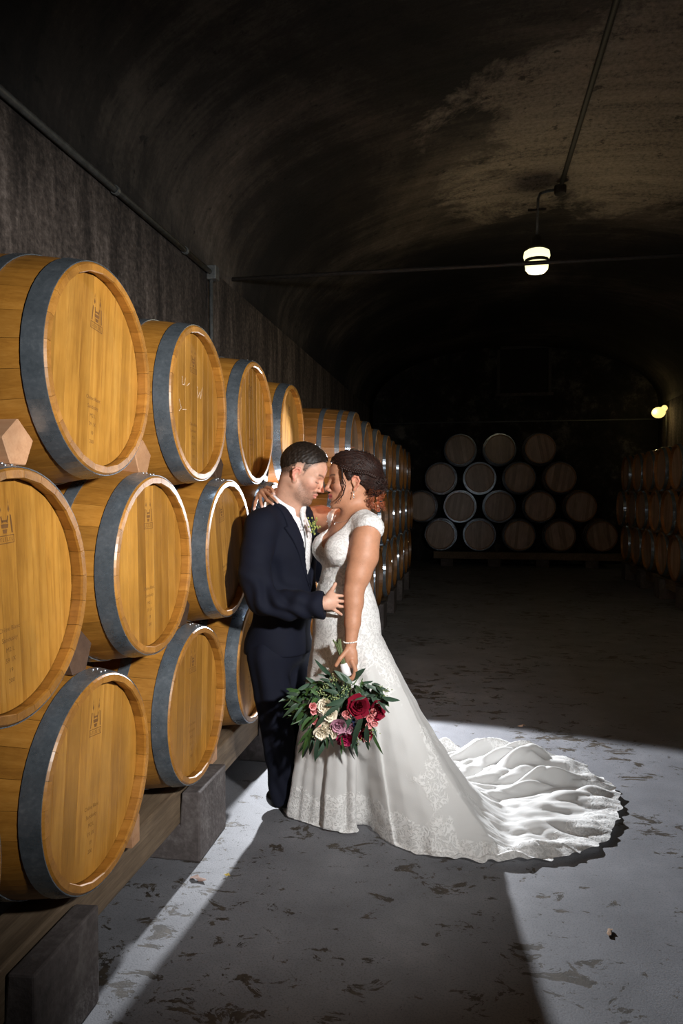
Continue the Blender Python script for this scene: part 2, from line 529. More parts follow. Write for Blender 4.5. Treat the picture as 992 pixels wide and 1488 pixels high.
def text_mesh(name, lines, size, mat, gap=1.5):
    V = []; F = []
    for i, (tx, sc) in enumerate(lines):
        cu = bpy.data.curves.new('tmp', 'FONT'); cu.body = tx; cu.size = size * sc; cu.align_x = 'CENTER'
        cu.resolution_u = 2
        o = bpy.data.objects.new('tmp', cu); COL.objects.link(o)
        dg = bpy.context.evaluated_depsgraph_get()
        me = bpy.data.meshes.new_from_object(o.evaluated_get(dg))
        n = len(V)
        V += [(-0.0337, v.co.x, v.co.y - i * size * gap) for v in me.vertices]
        F += [tuple(k + n for k in p.vertices) for p in me.polygons]
        bpy.data.objects.remove(o); bpy.data.curves.remove(cu); bpy.data.meshes.remove(me)
    return mk(name, V, F, mat)
stamp_me = text_mesh('stamp_lettering', [('Chêne Blanc', 1), ('Sandusky', 1.05), ('M2 L', 1), ('59 1X', 1), ('19', 1), ('200', 1)], 0.0155, M['brand'], 1.6)
scrawl = MB()
def stroke(b, pts, w=0.0022):
    for p, q in zip(pts[:-1], pts[1:]):
        d = Vector((q[0] - p[0], q[1] - p[1])); n = Vector((-d.y, d.x)).normalized() * w / 2
        b.add([(-0.0336, p[0] + n.x, p[1] + n.y), (-0.0336, p[0] - n.x, p[1] - n.y), (-0.0336, q[0] - n.x, q[1] - n.y), (-0.0336, q[0] + n.x, q[1] + n.y)], [(0, 1, 2, 3)])
for pts in ([(-.13, .06), (-.13, .03), (-.11, .03), (-.10, .06)], [(-.085, .03), (-.06, .045)], [(.02, .045), (.025, .0), (.05, .03), (.055, .0), (.075, .05)],
            [(-.16, -.03), (-.14, -.06), (-.16, -.075)], [(-.13, -.065), (-.09, -.06)]):
    stroke(scrawl, pts)
scrawl_me = scrawl.mesh('chalk_mark', M['chalk'])

ORD = ['first', 'second', 'third', 'fourth', 'fifth', 'sixth', 'seventh', 'eighth', 'ninth', 'tenth']
TIER = ['bottom', 'middle', 'top', 'uppermost']
rng = random.Random(4)
def barrel(loc, rz, near, label, group, crest=True, spin=0.0, chalk=False):
    e = empty('wine_barrel', loc, rz)
    tag(e, label, 'barrel', group)
    tilt = (spin, 0, 0)
    if near:
        for k in range(NST):
            ob('stave', stave_me, e, rot=(2 * PI * k / NST + spin, 0, 0))
        hp = empty('barrel_head'); hp.parent = e; hp.rotation_euler = tilt
        for me in plank_me: ob('head_plank', me, hp)
        ob('back_head', back_me, e)
        if crest:
            ob('brand_crest', crest_me, hp, (0, 0, 0.165))
            ob('stamp_lettering', stamp_me, hp, (0, 0.0, -0.085))
        if chalk: ob('chalk_mark', scrawl_me, hp, (0, 0.02, 0.03))
        for i, me in enumerate(hoop_me):
            h = ob('hoop', me, e, rot=tilt)
            if i == 0: ob('rivet', rivet_me, h)
    else:
        ob('body', body_far, e, rot=tilt)
        for me in plank_far: ob('head_plank', me, e, rot=tilt)
        for me in hoop_far: ob('hoop', me, e)
    return e
PIT = 0.752
XH = -1.025
ZROW = [0.637, 1.217, 1.806]
YROW = [1.885, 1.508, 1.912]
words = {3: 'first', 2: 'second', 1: 'third', 0: 'fourth', -1: 'fifth'}
for row in range(3):
    for k in range(-1 if row == 0 else 0, 4):
        barrel((XH, YROW[row] + k * PIT, ZROW[row]), rng.uniform(-.004, .004), True,
               'honey oak barrel with crest, %s tier beside the groom, %s from the darker row' % (TIER[row], words[k]),
               'honey oak barrels in the stack beside the groom', spin=rng.uniform(-.10, .10) + (0.10 if row == 1 else -0.04), chalk=(row == 2 and k == 1))
# the darker row further along the same wall, standing further out
XF = -0.87; YF = 5.62
for row in range(3):
    for k in range(8):
        barrel((XF + rng.uniform(-.015, .015), YF + k * PIT + (PIT / 2 if row == 1 else 0), ZROW[row]), 0, False,
               'aged oak barrel, %s tier of the row behind the couple, %s from the end wall' % (TIER[row], ORD[7 - k]),
               'aged oak barrels in the row behind the couple', spin=rng.uniform(-.3, .3))
# row along the opposite wall
XRT = 2.62
for row in range(3):
    for k in range(8):
        barrel((XRT + rng.uniform(-.015, .015), 7.55 + k * PIT + (PIT / 2 if row == 1 else 0), ZROW[row]), PI, False,
               'aged oak barrel, %s tier along the opposite wall, %s from the end wall' % (TIER[row], ORD[7 - k]),
               'aged oak barrels along the opposite wall', spin=rng.uniform(-.3, .3))
# stack against the end wall, heads towards the aisle
PE = 0.79; XE = -0.56; YE = 14.75
for row, (n, off) in enumerate(((5, 0.0), (5, -0.5), (4, 0.0), (3, 0.5))):
    for k in range(n):
        barrel((XE + (k + off) * PE + (0.0), YE, ZROW[0] + row * 0.58), -PI / 2, False,
               'pale headed end wall barrel, %s tier, %s from the row behind the couple' % (('lowest', 'second', 'third', 'uppermost')[row], ORD[k]),
               'barrels stacked against the end wall', spin=rng.uniform(-.2, .2))

# ------------------------------------------------------------------ chocks between tiers
def chock(loc, mat, label, w=0.10, h=0.115, ln=0.14, name='wooden_chock'):
    poly = [(-w * .30, -h / 2), (w * .30, -h / 2), (w * .62, h * .06), (0.0, h / 2), (-w * .62, h * .06)]
    o = MB().prism(poly, -ln, 0).build(name, mat, loc=loc)
    b = o.modifiers.new('edge', 'BEVEL'); b.width = 0.003; b.segments = 1
    tag(o, label, 'wooden block', 'chocks wedged between the barrels')
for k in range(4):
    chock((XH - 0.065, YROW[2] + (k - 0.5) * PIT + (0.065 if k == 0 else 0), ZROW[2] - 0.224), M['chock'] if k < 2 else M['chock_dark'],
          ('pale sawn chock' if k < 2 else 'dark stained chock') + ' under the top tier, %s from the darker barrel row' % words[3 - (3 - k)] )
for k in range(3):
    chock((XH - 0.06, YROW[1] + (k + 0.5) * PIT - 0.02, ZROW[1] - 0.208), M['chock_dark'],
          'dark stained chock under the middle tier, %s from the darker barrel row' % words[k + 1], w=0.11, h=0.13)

# ------------------------------------------------------------------ rails, blocks and wedges
def rail(x0, x1, y0, y1, z0, z1, label, group='timber rails under the barrels'):
    o = MB().box(x0, x1, y0, y1, z0, z1).build('timber_rail', M['beam'])
    b = o.modifiers.new('edge', 'BEVEL'); b.width = 0.008; b.segments = 2
    tag(o, label, 'beam', group)
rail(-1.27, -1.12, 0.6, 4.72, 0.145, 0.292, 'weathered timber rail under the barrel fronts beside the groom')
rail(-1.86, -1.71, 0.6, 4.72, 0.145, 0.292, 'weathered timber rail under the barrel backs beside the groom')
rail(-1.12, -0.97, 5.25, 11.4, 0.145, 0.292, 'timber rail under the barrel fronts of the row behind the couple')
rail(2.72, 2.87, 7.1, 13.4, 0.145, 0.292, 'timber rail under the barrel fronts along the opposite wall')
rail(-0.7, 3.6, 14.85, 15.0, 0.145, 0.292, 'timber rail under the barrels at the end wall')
def block(x, y, label, s=1, grp='concrete blocks carrying the rails'):
    poly = [(x, 0), (x - s * 0.40, 0), (x - s * 0.40, 0.145), (x - s * 0.085, 0.145), (x - s * 0.075, 0.275), (x, 0.28)]
    o = MB().prism(poly, y, y + 0.31, axis=1).build('concrete_block', M['block'])
    b = o.modifiers.new('edge', 'BEVEL'); b.width = 0.007; b.segments = 2
    tag(o, label, 'concrete block', grp)
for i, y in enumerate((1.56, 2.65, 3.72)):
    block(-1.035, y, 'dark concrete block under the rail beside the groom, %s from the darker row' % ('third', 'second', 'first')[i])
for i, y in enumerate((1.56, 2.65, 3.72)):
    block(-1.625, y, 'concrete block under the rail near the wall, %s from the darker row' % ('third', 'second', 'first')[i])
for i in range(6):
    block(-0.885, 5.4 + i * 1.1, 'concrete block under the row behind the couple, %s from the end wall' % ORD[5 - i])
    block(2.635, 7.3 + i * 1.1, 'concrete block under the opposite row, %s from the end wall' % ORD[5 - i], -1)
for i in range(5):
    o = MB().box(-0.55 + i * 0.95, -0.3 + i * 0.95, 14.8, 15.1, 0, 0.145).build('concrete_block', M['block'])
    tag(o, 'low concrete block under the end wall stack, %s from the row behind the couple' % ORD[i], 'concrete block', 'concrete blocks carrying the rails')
for i, yy in enumerate((YROW[0] + 0.30, YROW[0] + PIT + 0.30)):
    o = MB().prism([(-.02, 0), (.035, 0), (.035, .09), (.012, .105), (-.02, .03)], -0.05, 0.05).build('wedge', M['chock'], loc=(-1.13, yy, 0.292))
    tag(o, 'small pale wedge on the rail, beside the %s bottom barrel from the darker row' % ('fourth', 'third')[i], 'wedge', 'small wedges on the rail')
# ------------------------------------------------------------------ conduits, lamps
def conduit_line(name, pts, r, label, boxes=(), clips=(), mat=None, cat='conduit'):
    e = empty(name, pts[0]); o0 = Vector(pts[0])
    tag(e, label, cat)
    b = MB(); b.tube([Vector(p) - o0 for p in pts], r, 10); b.build('pipe', mat or M['conduit'], e, True)
    for p in boxes:
        q = Vector(p) - o0
        x = MB().box(q.x - .04, q.x + .04, q.y - .045, q.y + .045, q.z - .055, q.z + .055).build('junction_box', M['conduit'], e)
        m = x.modifiers.new('edge', 'BEVEL'); m.width = .008; m.segments = 2
    for p in clips:
        q = Vector(p) - o0
        MB().lathe([(r + .001, -.014), (r + .007, -.014), (r + .007, .014), (r + .001, .014)], 12, 0).build('clip', M['conduit'], e, loc=q, rot=(0, 0, PI / 2))
    return e
zc = 3.24
conduit_line('wall_conduit', [(XL + .035, -1.5, zc), (XL + .035, 5.52, zc)], 0.02,
             'grey conduit running along the top of the stacked wall with a box at its end',
             boxes=[(XL + .045, 5.55, zc)], clips=[(XL + .035, y, zc) for y in (2.55, 3.95, 5.0)])
conduit_line('drop_conduit', [(XL + .03, 5.55, zc - .05), (XL + .03, 5.55, 1.9)], 0.016, 'thin conduit dropping down the wall from the grey box')
conduit_line('ceiling_conduit', [(XC + .02, -1.5, ZC - .05), (XC + .02, 7.52, ZC - .05)], 0.022, 'dark conduit along the crown of the vault leading to the pendant lamp', mat=M['pipe_dark'])
conduit_line('tie_rod', [(XL, 6.15, 3.37), (XR, 6.15, 3.37)], 0.018, 'dark iron tie rod spanning the vault by the pendant lamp', mat=M['iron'], cat='rod')
conduit_line('end_conduit', [(XL + .05, Y1 - .04, 3.02), (XR - .05, Y1 - .04, 3.02)], 0.016, 'thin pipe running across the end wall above the barrels')

def glow(name, col, st):
    m = NT(name); m.set(Base_Color=(0.9, 0.88, 0.75), Roughness=0.3)
    m.b.inputs['Emission Color'].default_value = tuple(col) + (1,)
    m.b.inputs['Emission Strength'].default_value = st
    return m.m
M['lamp_glass'] = glow('lit_lamp_glass', (1.0, 0.96, 0.52), 1.5)
M['lamp_warm'] = glow('lit_lamp_warm', (1.0, 0.74, 0.24), 1.3)
LP = Vector((XC - 0.215, 7.55, 3.83))
lamp = empty('pendant_lamp', LP)
tag(lamp, 'lit pendant lamp with ribbed glass hanging from the vault on a rod', 'lamp')
MB().lathe([(0.0, -.125), (.085, -.12), (.112, -.09), (.118, -.026), (.0, -.026)], 32).build('glass_lower', M['lamp_glass'], lamp, True)
MB().lathe([(0.0, .012), (.122, .012), (.132, .04), (.125, .085), (.10, .10), (0, .10)], 32).build('glass_upper', M['lamp_glass'], lamp, True)
MB().lathe([(0, -.022), (.119, -.022), (.119, .008), (0, .008)], 32).build('ring', M['iron'], lamp)
MB().lathe([(0, .10), (.10, .10), (.095, .125), (.06, .15), (.055, .22), (.03, .25), (0, .25)], 28).build('cap', M['iron'], lamp, True)
MB().tube([(0, 0, .24), (0.01, 0, .62), (0.03, 0, .67), (.10, 0, .690), (.20, 0, .695)], .014, 10).build('rod', M['conduit'], lamp, True)
MB().box(-.09, .09, -.012, .012, .50, .52).build('cross_bar', M['iron'], lamp)
MB().lathe([(0, -.05), (.055, -.05), (.06, -.03), (.06, .03), (0, .03)], 20).build('junction_box', M['iron'], lamp, loc=(.225, 0, .70))
ld = bpy.data.lights.new('pendant_bulb', 'POINT'); ld.energy = 26; ld.color = (1.0, 0.80, 0.48); ld.shadow_soft_size = 0.13
lo = bpy.data.objects.new('pendant_bulb', ld); link(lo, lamp); lo.location = (0, 0, -.19)

WP = Vector((XR - .16, 15.0, 3.09))
wl = empty('wall_lamp', WP); tag(wl, 'small lit bulkhead lamp on the wall above the opposite barrel row', 'lamp')
MB().ball((-.03, -.05, -.02), (.13, .13, .11), 16, 8).build('glass', M['lamp_warm'], wl, True)
MB().ball((.09, .0, .07), (.06, .06, .06), 12, 8).build('socket_glow', M['lamp_warm'], wl, True)
MB().tube([(.05, 0, .02), (.11, 0, .10), (.15, 0, .10)], .03, 10).build('arm', M['iron'], wl, True)
MB().tube([(.13, 0, .05), (.13, 0, -.8)], .014, 8).build('conduit', M['conduit'], wl, True)
ld = bpy.data.lights.new('wall_bulb', 'POINT'); ld.energy = 1.6; ld.color = (1.0, 0.75, 0.35); ld.shadow_soft_size = 0.05
lo = bpy.data.objects.new('wall_bulb', ld); link(lo, wl); lo.location = (-.18, -.18, 0)
# ------------------------------------------------------------------ organic surfaces (smooth distance fields, surface nets)
def nrm(v):
    v = np.asarray(v, float); return v / (np.linalg.norm(v) + 1e-12)

class Field:
    def __init__(s): s.p = []
    def _add(s, fn, c, rad, k, op): s.p.append((fn, np.asarray(c, float), rad, k, op)); return s
    def ell(s, c, r, R=None, k=0.02, op=0):
        c = np.asarray(c, float); r = np.asarray(r, float)
        R_ = None if R is None else np.asarray(R, float)
        def fn(P):
            q = P - c
            if R_ is not None: q = q @ R_
            k0 = np.sqrt(((q / r) ** 2).sum(-1)) + 1e-9
            k1 = np.sqrt(((q / (r * r)) ** 2).sum(-1)) + 1e-9
            return np.where(k0 < 1, (k0 - 1) * r.min(), k0 * (k0 - 1) / k1)
        return s._add(fn, c, r.max(), k, op)
    def cap(s, a, b, ra, rb=None, k=0.02, op=0, flat=None):
        """flat = (direction, factor): squashes the section along a direction"""
        a = np.asarray(a, float); b = np.asarray(b, float); rb = ra if rb is None else rb
        ba = b - a; L2 = (ba * ba).sum() + 1e-12
        def fn(P):
            pa = P - a
            t = np.clip(pa @ ba / L2, 0, 1)
            d = pa - t[..., None] * ba
            if flat is not None:
                dd = d @ flat[0]
                d = d + (dd * (flat[1] - 1))[..., None] * flat[0]
            return np.sqrt((d * d).sum(-1)) - (ra + (rb - ra) * t)
        return s._add(fn, (a + b) / 2, math.sqrt(L2) / 2 + max(ra, rb), k, op)
    def chain(s, pts, rad, k=0.02, op=0, flat=None):
        for i in range(len(pts) - 1): s.cap(pts[i], pts[i + 1], rad[i], rad[i + 1], k if i == 0 else min(k, 0.012), op, flat)
        return s
    def fn(s, f, c, rad, k=0.005, op=0): return s._add(f, c, rad, k, op)
    def __call__(s, P):
        d = np.full(P.shape[:-1], 1.0)
        for fn, c, rad, k, op in s.p: d = comb(d, fn(P), k, op)
        return d

def comb(a, b, k, op):
    if op == 0:
        h = np.clip(0.5 + 0.5 * (a - b) / k, 0, 1); return a * (1 - h) + b * h - k * h * (1 - h)
    if op == 1: b = -b           # subtract
    h = np.clip(0.5 - 0.5 * (a - b) / k, 0, 1)
    return a * (1 - h) + b * h + k * h * (1 - h)

def axis_grid(segs):
    """segs: [(start, end, step), ...] contiguous"""
    out = [segs[0][0]]
    for a, b, st in segs:
        n = max(1, int(round((b - a) / st))); out += list(a + (b - a) * (np.arange(n) + 1) / n)
    n = len(out); pad = (-n) % 8
    if pad:
        st = out[-1] - out[-2]; out += [out[-1] + st * (i + 1) for i in range(pad)]
    return np.array(out)

def surface(F, gx, gy, gz):
    B = 8
    G = [np.asarray(g) for g in (gx, gy, gz)]
    nb = [len(g) // B for g in G]
    cen = [np.array([(g[i * B] + g[min(i * B + B, len(g) - 1)]) / 2 for i in range(n)]) for g, n in zip(G, nb)]
    hal = [np.array([abs(g[min(i * B + B, len(g) - 1)] - g[i * B]) / 2 for i in range(n)]) for g, n in zip(G, nb)]
    C = np.stack(np.meshgrid(*cen, indexing='ij'), -1); H = np.sqrt(sum(h ** 2 for h in np.meshgrid(*hal, indexing='ij')))
    dC = F(C)
    act = np.argwhere(np.abs(dC) < 1.35 * H + 0.006)
    D = np.repeat(np.repeat(np.repeat(dC.astype(np.float32), B, 0), B, 1), B, 2)
    ar = np.arange(B)
    ix = act[:, 0, None] * B + ar; iy = act[:, 1, None] * B + ar; iz = act[:, 2, None] * B + ar
    P = np.empty((len(act), B, B, B, 3))
    P[..., 0] = G[0][ix][:, :, None, None]; P[..., 1] = G[1][iy][:, None, :, None]; P[..., 2] = G[2][iz][:, None, None, :]
    P = P.reshape(len(act), -1, 3)
    val = np.full(P.shape[:2], 1.0)
    cb = C[act[:, 0], act[:, 1], act[:, 2]]; hb = H[act[:, 0], act[:, 1], act[:, 2]]
    for fn, c, rad, k, op in F.p:
        m = np.linalg.norm(cb - c, axis=1) < rad + hb + 0.05 + k if rad < 50 else np.ones(len(cb), bool)
        if m.any(): val[m] = comb(val[m], fn(P[m]), k, op)
    val = val.reshape(-1, B, B, B).astype(np.float32)
    D[ix[:, :, None, None], iy[:, None, :, None], iz[:, None, None, :]] = val
    S = D < 0
    cnt = np.zeros(tuple(n - 1 for n in S.shape), np.uint8)
    for i in (0, 1):
        for j in (0, 1):
            for k in (0, 1):
                cnt += S[i:S.shape[0] - 1 + i, j:S.shape[1] - 1 + j, k:S.shape[2] - 1 + k]
    cells = np.argwhere((cnt > 0) & (cnt < 8))
    idx = np.full(cnt.shape, -1, np.int32); idx[cells[:, 0], cells[:, 1], cells[:, 2]] = np.arange(len(cells))
    acc = np.zeros((len(cells), 3)); num = np.zeros(len(cells))
    off = [(i, j, k) for i in (0, 1) for j in (0, 1) for k in (0, 1)]
    def cor(o):
        q = cells + np.array(o)
        return D[q[:, 0], q[:, 1], q[:, 2]], np.stack([G[0][q[:, 0]], G[1][q[:, 1]], G[2][q[:, 2]]], -1)
    cv = {o: cor(o) for o in off}
    for o in off:
        for ax in range(3):
            if o[ax] == 0:
                o2 = tuple(1 if i == ax else o[i] for i in range(3))
                d1, p1 = cv[o]; d2, p2 = cv[o2]
                m = (d1 < 0) != (d2 < 0)
                t = np.where(m, d1 / np.where(m, d1 - d2, 1), 0)
                acc += np.where(m[:, None], p1 + (p2 - p1) * t[:, None], 0); num += m
    V = acc / num[:, None]
    quads = []
    for ax in range(3):
        a1, a2 = (ax + 1) % 3, (ax + 2) % 3
        sl1 = [slice(None)] * 3; sl2 = [slice(None)] * 3
        sl1[ax] = slice(0, -1); sl2[ax] = slice(1, None)
        ch = S[tuple(sl1)] != S[tuple(sl2)]
        e = np.argwhere(ch)
        ok = (e[:, a1] > 0) & (e[:, a2] > 0) & (e[:, a1] < cnt.shape[a1]) & (e[:, a2] < cnt.shape[a2])
        e = e[ok]
        if not len(e): continue
        def ci(d1, d2):
            q = e.copy(); q[:, a1] += d1; q[:, a2] += d2
            return idx[q[:, 0], q[:, 1], q[:, 2]]
        Q = np.stack([ci(-1, -1), ci(0, -1), ci(0, 0), ci(-1, 0)], -1)
        ins = S[e[:, 0], e[:, 1], e[:, 2]]
        Q[~ins] = Q[~ins][:, ::-1]
        quads.append(Q)
    Q = np.concatenate(quads); Q = Q[(Q >= 0).all(1)]
    return V, Q

def smooth_mesh(V, Q, it=1, lam=0.5):
    E = np.concatenate([Q[:, [0, 1]], Q[:, [1, 2]], Q[:, [2, 3]], Q[:, [3, 0]]]); E = np.concatenate([E, E[:, ::-1]])
    deg = np.bincount(E[:, 0], minlength=len(V))[:, None].clip(1)
    for _ in range(it):
        S = np.stack([np.bincount(E[:, 0], V[E[:, 1], i], minlength=len(V)) for i in range(3)], -1)
        V = V * (1 - lam) + lam * S / deg
    return V

def vnormals(V, Q):
    n = np.cross(V[Q[:, 2]] - V[Q[:, 0]], V[Q[:, 3]] - V[Q[:, 1]])
    N = np.zeros_like(V)
    for i in range(4):
        for c in range(3): N[:, c] += np.bincount(Q[:, i], n[:, c], minlength=len(V))
    return N / (np.linalg.norm(N, axis=1, keepdims=True) + 1e-12)

def vnoise(P, scale, seed=0):
    """cheap smooth noise in [-1, 1]"""
    r = np.random.RandomState(seed); o = np.zeros(P.shape[:-1])
    for i in range(6):
        w = nrm(r.normal(size=3)) * scale * (0.7 + 0.25 * i); o += np.sin(P @ w + r.uniform(0, 6.28)) / 6 * 1.6
    return o

class Frame:
    """local axes: x forward (face), y to the figure's left, z up"""
    def __init__(s, o, fwd, up, sc=1.0):
        s.o = np.asarray(o, float); x = nrm(fwd); z = nrm(np.asarray(up, float) - x * np.dot(up, x)); y = np.cross(z, x)
        s.R = np.stack([x, y, z], -1); s.s = sc
    def p(s, *q):
        q = np.asarray(q if len(q) == 3 else q[0], float)
        return s.o + s.R @ (q * s.s)
    def inv(s, P): return (P - s.o) @ s.R / s.s

def head_field(F, H, male, look=0.0):
    """face, ears, jaw in the frame H"""
    p = H.p; s = H.s
    def E(c, r, k=0.02, op=0, R=None): F.ell(p(c), np.array(r) * s, H.R if R is None else H.R @ R, k * s, op)
    def Cp(a, b, ra, rb, k=0.01, op=0): F.cap(p(a), p(b), ra * s, rb * s, k * s, op)
    E((-.010, 0, .048), (.098, .076, .083), .02)
    E((.034, 0, .056), (.056, .062, .056), .02)
    E((.040, 0, -.014), (.048, .057, .068), .03)
    E((.032, 0, -.058), (.046, .046 if male else .042, .040), .02)
    for y in (-1, 1):
        if male:
            Cp((.000, y * .052, -.036), (.060, y * .022, -.086), .016, .014, .02)
        else:
            Cp((.002, y * .047, -.036), (.060, y * .016, -.082), .015, .012, .02)
        E((.060, y * .042, -.004), (.022, .020, .018), .02)
        Cp((.079, y * .012, .037), (.068, y * .044, .036), .0105 if male else .008, .009 if male else .007, .012)
    E((.074 if male else .078, 0, -.084), (.017, .020 if male else .016, .016), .018)
    # eye sockets, lids
    for y in (-1, 1):
        E((.090, y * .034, .018), (.013, .019, .010), .012, 1)
        E((.0640, y * .0335, .0140), (.0162, .0185, .0135), .006)
        Cp((.0800, y * .022, .0070), (.0720, y * .047, .0085), .0018, .0015, .003)
    # nose
    Cp((.083, 0, .030), (.104, 0, -.010), .0078, .0085, .010)
    E((.1085 if male else .106, 0, -.0165), (.0110, .0098, .0092), .008)
    for y in (-1, 1):
        E((.0985, y * .0125, -.0205), (.0095, .0058, .0072), .005)
        E((.1035, y * .0062, -.0275), (.0040, .0026, .0030), .002, 1)
    # mouth
    E((.074, 0, -.045), (.021, .029, .026), .012)
    for y in (-1, 1):
        Cp((.0955, y * .004, -.0405), (.0845, y * .022, -.0470), .0058, .0032, .004)
        Cp((.0935, 0, -.0535), (.0835, y * .020, -.0485), .0068 if not male else .0060, .003, .004)
        Cp((.1020, 0, -.0470), (.0880, y * .024, -.0472), .0013, .0013, .0025, 1)
    # ears
    for y in (-1, 1):
        pts = [(-.012, .069, -.026), (.000, .072, -.028), (-.004, .074, -.020), (-.018, .081, -.004), (-.024, .085, .014), (-.018, .084, .029), (-.005, .080, .033), (.004, .075, .024), (.004, .072, .008)]
        ps = [p(a, y * b, c) for a, b, c in pts[2:]]
        F.chain(ps, [.0042 * s] * len(ps), .004)
        E((-.010, y * .0735, .008), (.015, .0045, .026), .006)
        E((-.004, y * .0715, -.024), (.0075, .0045, .0085), .005)
        E((-.005, y * .082, .004), (.007, .006, .012), .004, 1)
        Cp((-.014, y * .0790, .022), (-.016, y * .0800, .004), .0026, .0026, .003)
    return F

def rotz(a):
    c, s_ = math.cos(a), math.sin(a); return np.array([[c, -s_, 0], [s_, c, 0], [0, 0, 1.0]])

def hairline(q, male):
    """height of the hair edge in the head frame, as a function of x (and a little of y)"""
    x = q[..., 0]
    if male:
        return np.interp(x, [-.11, -.085, -.05, -.030, -.024, .004, .010, .020, .026, .036, .050, .062, .075, .09],
                         [-.050, -.045, -.030, -.012, .040, .045, .010, .005, .030, .052, .064, .084, .093, .098])
    return np.interp(x, [-.11, -.085, -.05, -.028, -.022, .006, .012, .022, .034, .046, .056, .066, .08],
                     [-.045, -.040, -.022, .000, .034, .040, .012, .010, .040, .062, .078, .086, .092])

def skin_material(name, rough=0.56):
    m = NT(name)
    a = m.n('ShaderNodeAttribute', attribute_name='Col')
    v = m.coord()
    n = m.noise(v, 60, 4, 0.6); n2 = m.noise(v, 420, 2, 0.5)
    c = m.mix(1.0, a.outputs['Color'], m.ramp(n, [(0.3, 0.90), (0.7, 1.06)]), 'MULTIPLY')
    fre = m.ramp(m.noise(v, 210, 2, 0.5), [(0.26, (0.62, 0.48, 0.42)), (0.31, 1.0)])
    c = m.mix(0.6, c, fre, 'MULTIPLY')
    m.set(Base_Color=c, Roughness=rough)
    m.b.inputs['Subsurface Weight'].default_value = 0.12
    m.b.inputs['Subsurface Radius'].default_value = (0.012, 0.005, 0.003)
    m.b.inputs['Subsurface Scale'].default_value = 0.5
    m.bump(n2, 0.08, 0.001)
    return m.m
M['skin'] = skin_material('skin')

def blend(col, w, c):
    w = np.clip(w, 0, 1)[:, None]; return col * (1 - w) + np.array(c) * w
def gau(x, s): return np.exp(-(x / s) ** 2)

def paint_face(V, col, H, male, seed=3):
    q = H.inv(V); x, y, z = q[:, 0], q[:, 1], q[:, 2]; ay = np.abs(y)
    near = (x ** 2 + y ** 2 + z ** 2) < .17 ** 2
    rs = np.random.RandomState(seed); nz = rs.rand(len(V))
    front = (x > .03) & near
    # blush on cheeks, nose and ears
    col = blend(col, .30 * gau(x - .062, .03) * gau(ay - .045, .025) * gau(z + .012, .025) * near, (.60, .20, .15))
    col = blend(col, .35 * gau(x - .108, .014) * gau(z + .018, .014) * near, (.62, .24, .18))
    col = blend(col, (.5 if male else .35) * ((ay > .0772) & (np.abs(x + .008) < .03) & (z < .040) & (z > -.04) & near), (.66, .20, .15))
    # lips
    lw = ((x > .080) & (ay < .024) & (z < -.0365 - ay * .18) & (z > -.0600 + ay * .32) & near)
    col = blend(col, lw * (.75 if male else .95), (.52, .20, .17) if male else (.40, .065, .075))
    ml = gau(z + .0471, .0016) * (ay < .025) * (x > .076) * near
    col = blend(col, ml * .85, (.10, .025, .02))
    # eyebrows
    bz = .0365 + .006 * np.sin((ay - .010) / .04 * 2.2) + (0 if male else .001)
    bw = gau(z - bz, .0042 if male else .0030) * ((ay > .010) & (ay < .052)) * front
    col = blend(col, bw * (.82 if male else .9), (.055, .030, .018) if male else (.03, .014, .010))
    # lash line and lid shade
    lash = gau(z - (.0085 + 7.0 * (ay - .034) ** 2 - .0012), .0021) * ((ay > .018) & (ay < .053)) * front
    col = blend(col, lash * .95, (.015, .008, .006))
    if not male:
        col = blend(col, .35 * gau(z - .017, .008) * ((ay > .018) & (ay < .050)) * front, (.16, .085, .06))
    else:
        col = blend(col, .22 * gau(z - .016, .009) * ((ay > .018) & (ay < .050)) * front, (.34, .17, .13))
    if male:
        # stubble on jaw, chin, moustache
        jaw = np.clip((-.018 - z + np.clip((.055 - x), 0, .06) * .55) / .02, 0, 1) * (x > .004) * near * np.clip((.058 - ay * .0) / .02, 0, 1)
        jaw *= np.clip((z + .112 - .25 * np.clip(.06 - x, 0, .06)) / .018, 0, 1) * np.clip((x - .006) / .018, 0, 1)
        cheek = np.clip((x - .062) / .012, 0, 1) * np.clip((z + .038) / .012, 0, 1)
        jaw = jaw * (1 - cheek)
        mous = gau(z + .033, .0055) * (ay < .030) * (x > .074) * near
        goat = np.clip((x - .055) / .015, 0, 1) * np.clip((-.062 - z) / .012, 0, 1) * near
        st = np.clip(jaw * .55 + mous * .7 + goat * .55, 0, .85) * (.55 + .6 * nz) * (~lw)
        col = blend(col, st, (.085, .050, .035))
    # hair roots under the hair, faded at the sides
    hl = hairline(q, male)
    fd = np.clip((z - hl) / (.030 if male else .006), 0, 1) * near * (ay < .0775 + .5 * np.clip(z - .04, 0, 1))
    ear = ((np.abs(x + .009) < .028) & (z < .030) & (z > -.035) & (ay > .0695)) | ((ay > .0792) & (z < .042) & (np.abs(x + .009) < .03))
    fd = fd * (~ear)
    col = blend(col, fd * (.62 + .5 * nz if male else 1.0), (.022, .014, .010) if male else (.012, .006, .006))
    return col

def finger(F, pts, r=0.0085, k=0.004):
    n = len(pts); rr = [r * (1.06 - 0.26 * i / (n - 1)) for i in range(n)]
    for i in range(n - 1): F.cap(pts[i], pts[i + 1], rr[i], rr[i + 1], k if i == 0 else 0.002)

def hair_material(name, c0, c1, axis_noise=90):
    m = NT(name); v = m.coord()
    n = m.noise(v, axis_noise, 4, 0.7)
    m.set(Base_Color=m.ramp(n, [(0.3, c0), (0.75, c1)]), Roughness=0.5)
    m.b.inputs['Specular IOR Level'].default_value = 0.22
    m.bump(n, 0.25, 0.0015); return m.m
M['hair_m'] = hair_material('short_dark_hair', (.006, .004, .003), (.026, .017, .012))
M['hair_f'] = hair_material('auburn_dark_hair', (.007, .004, .0035), (.034, .014, .010))

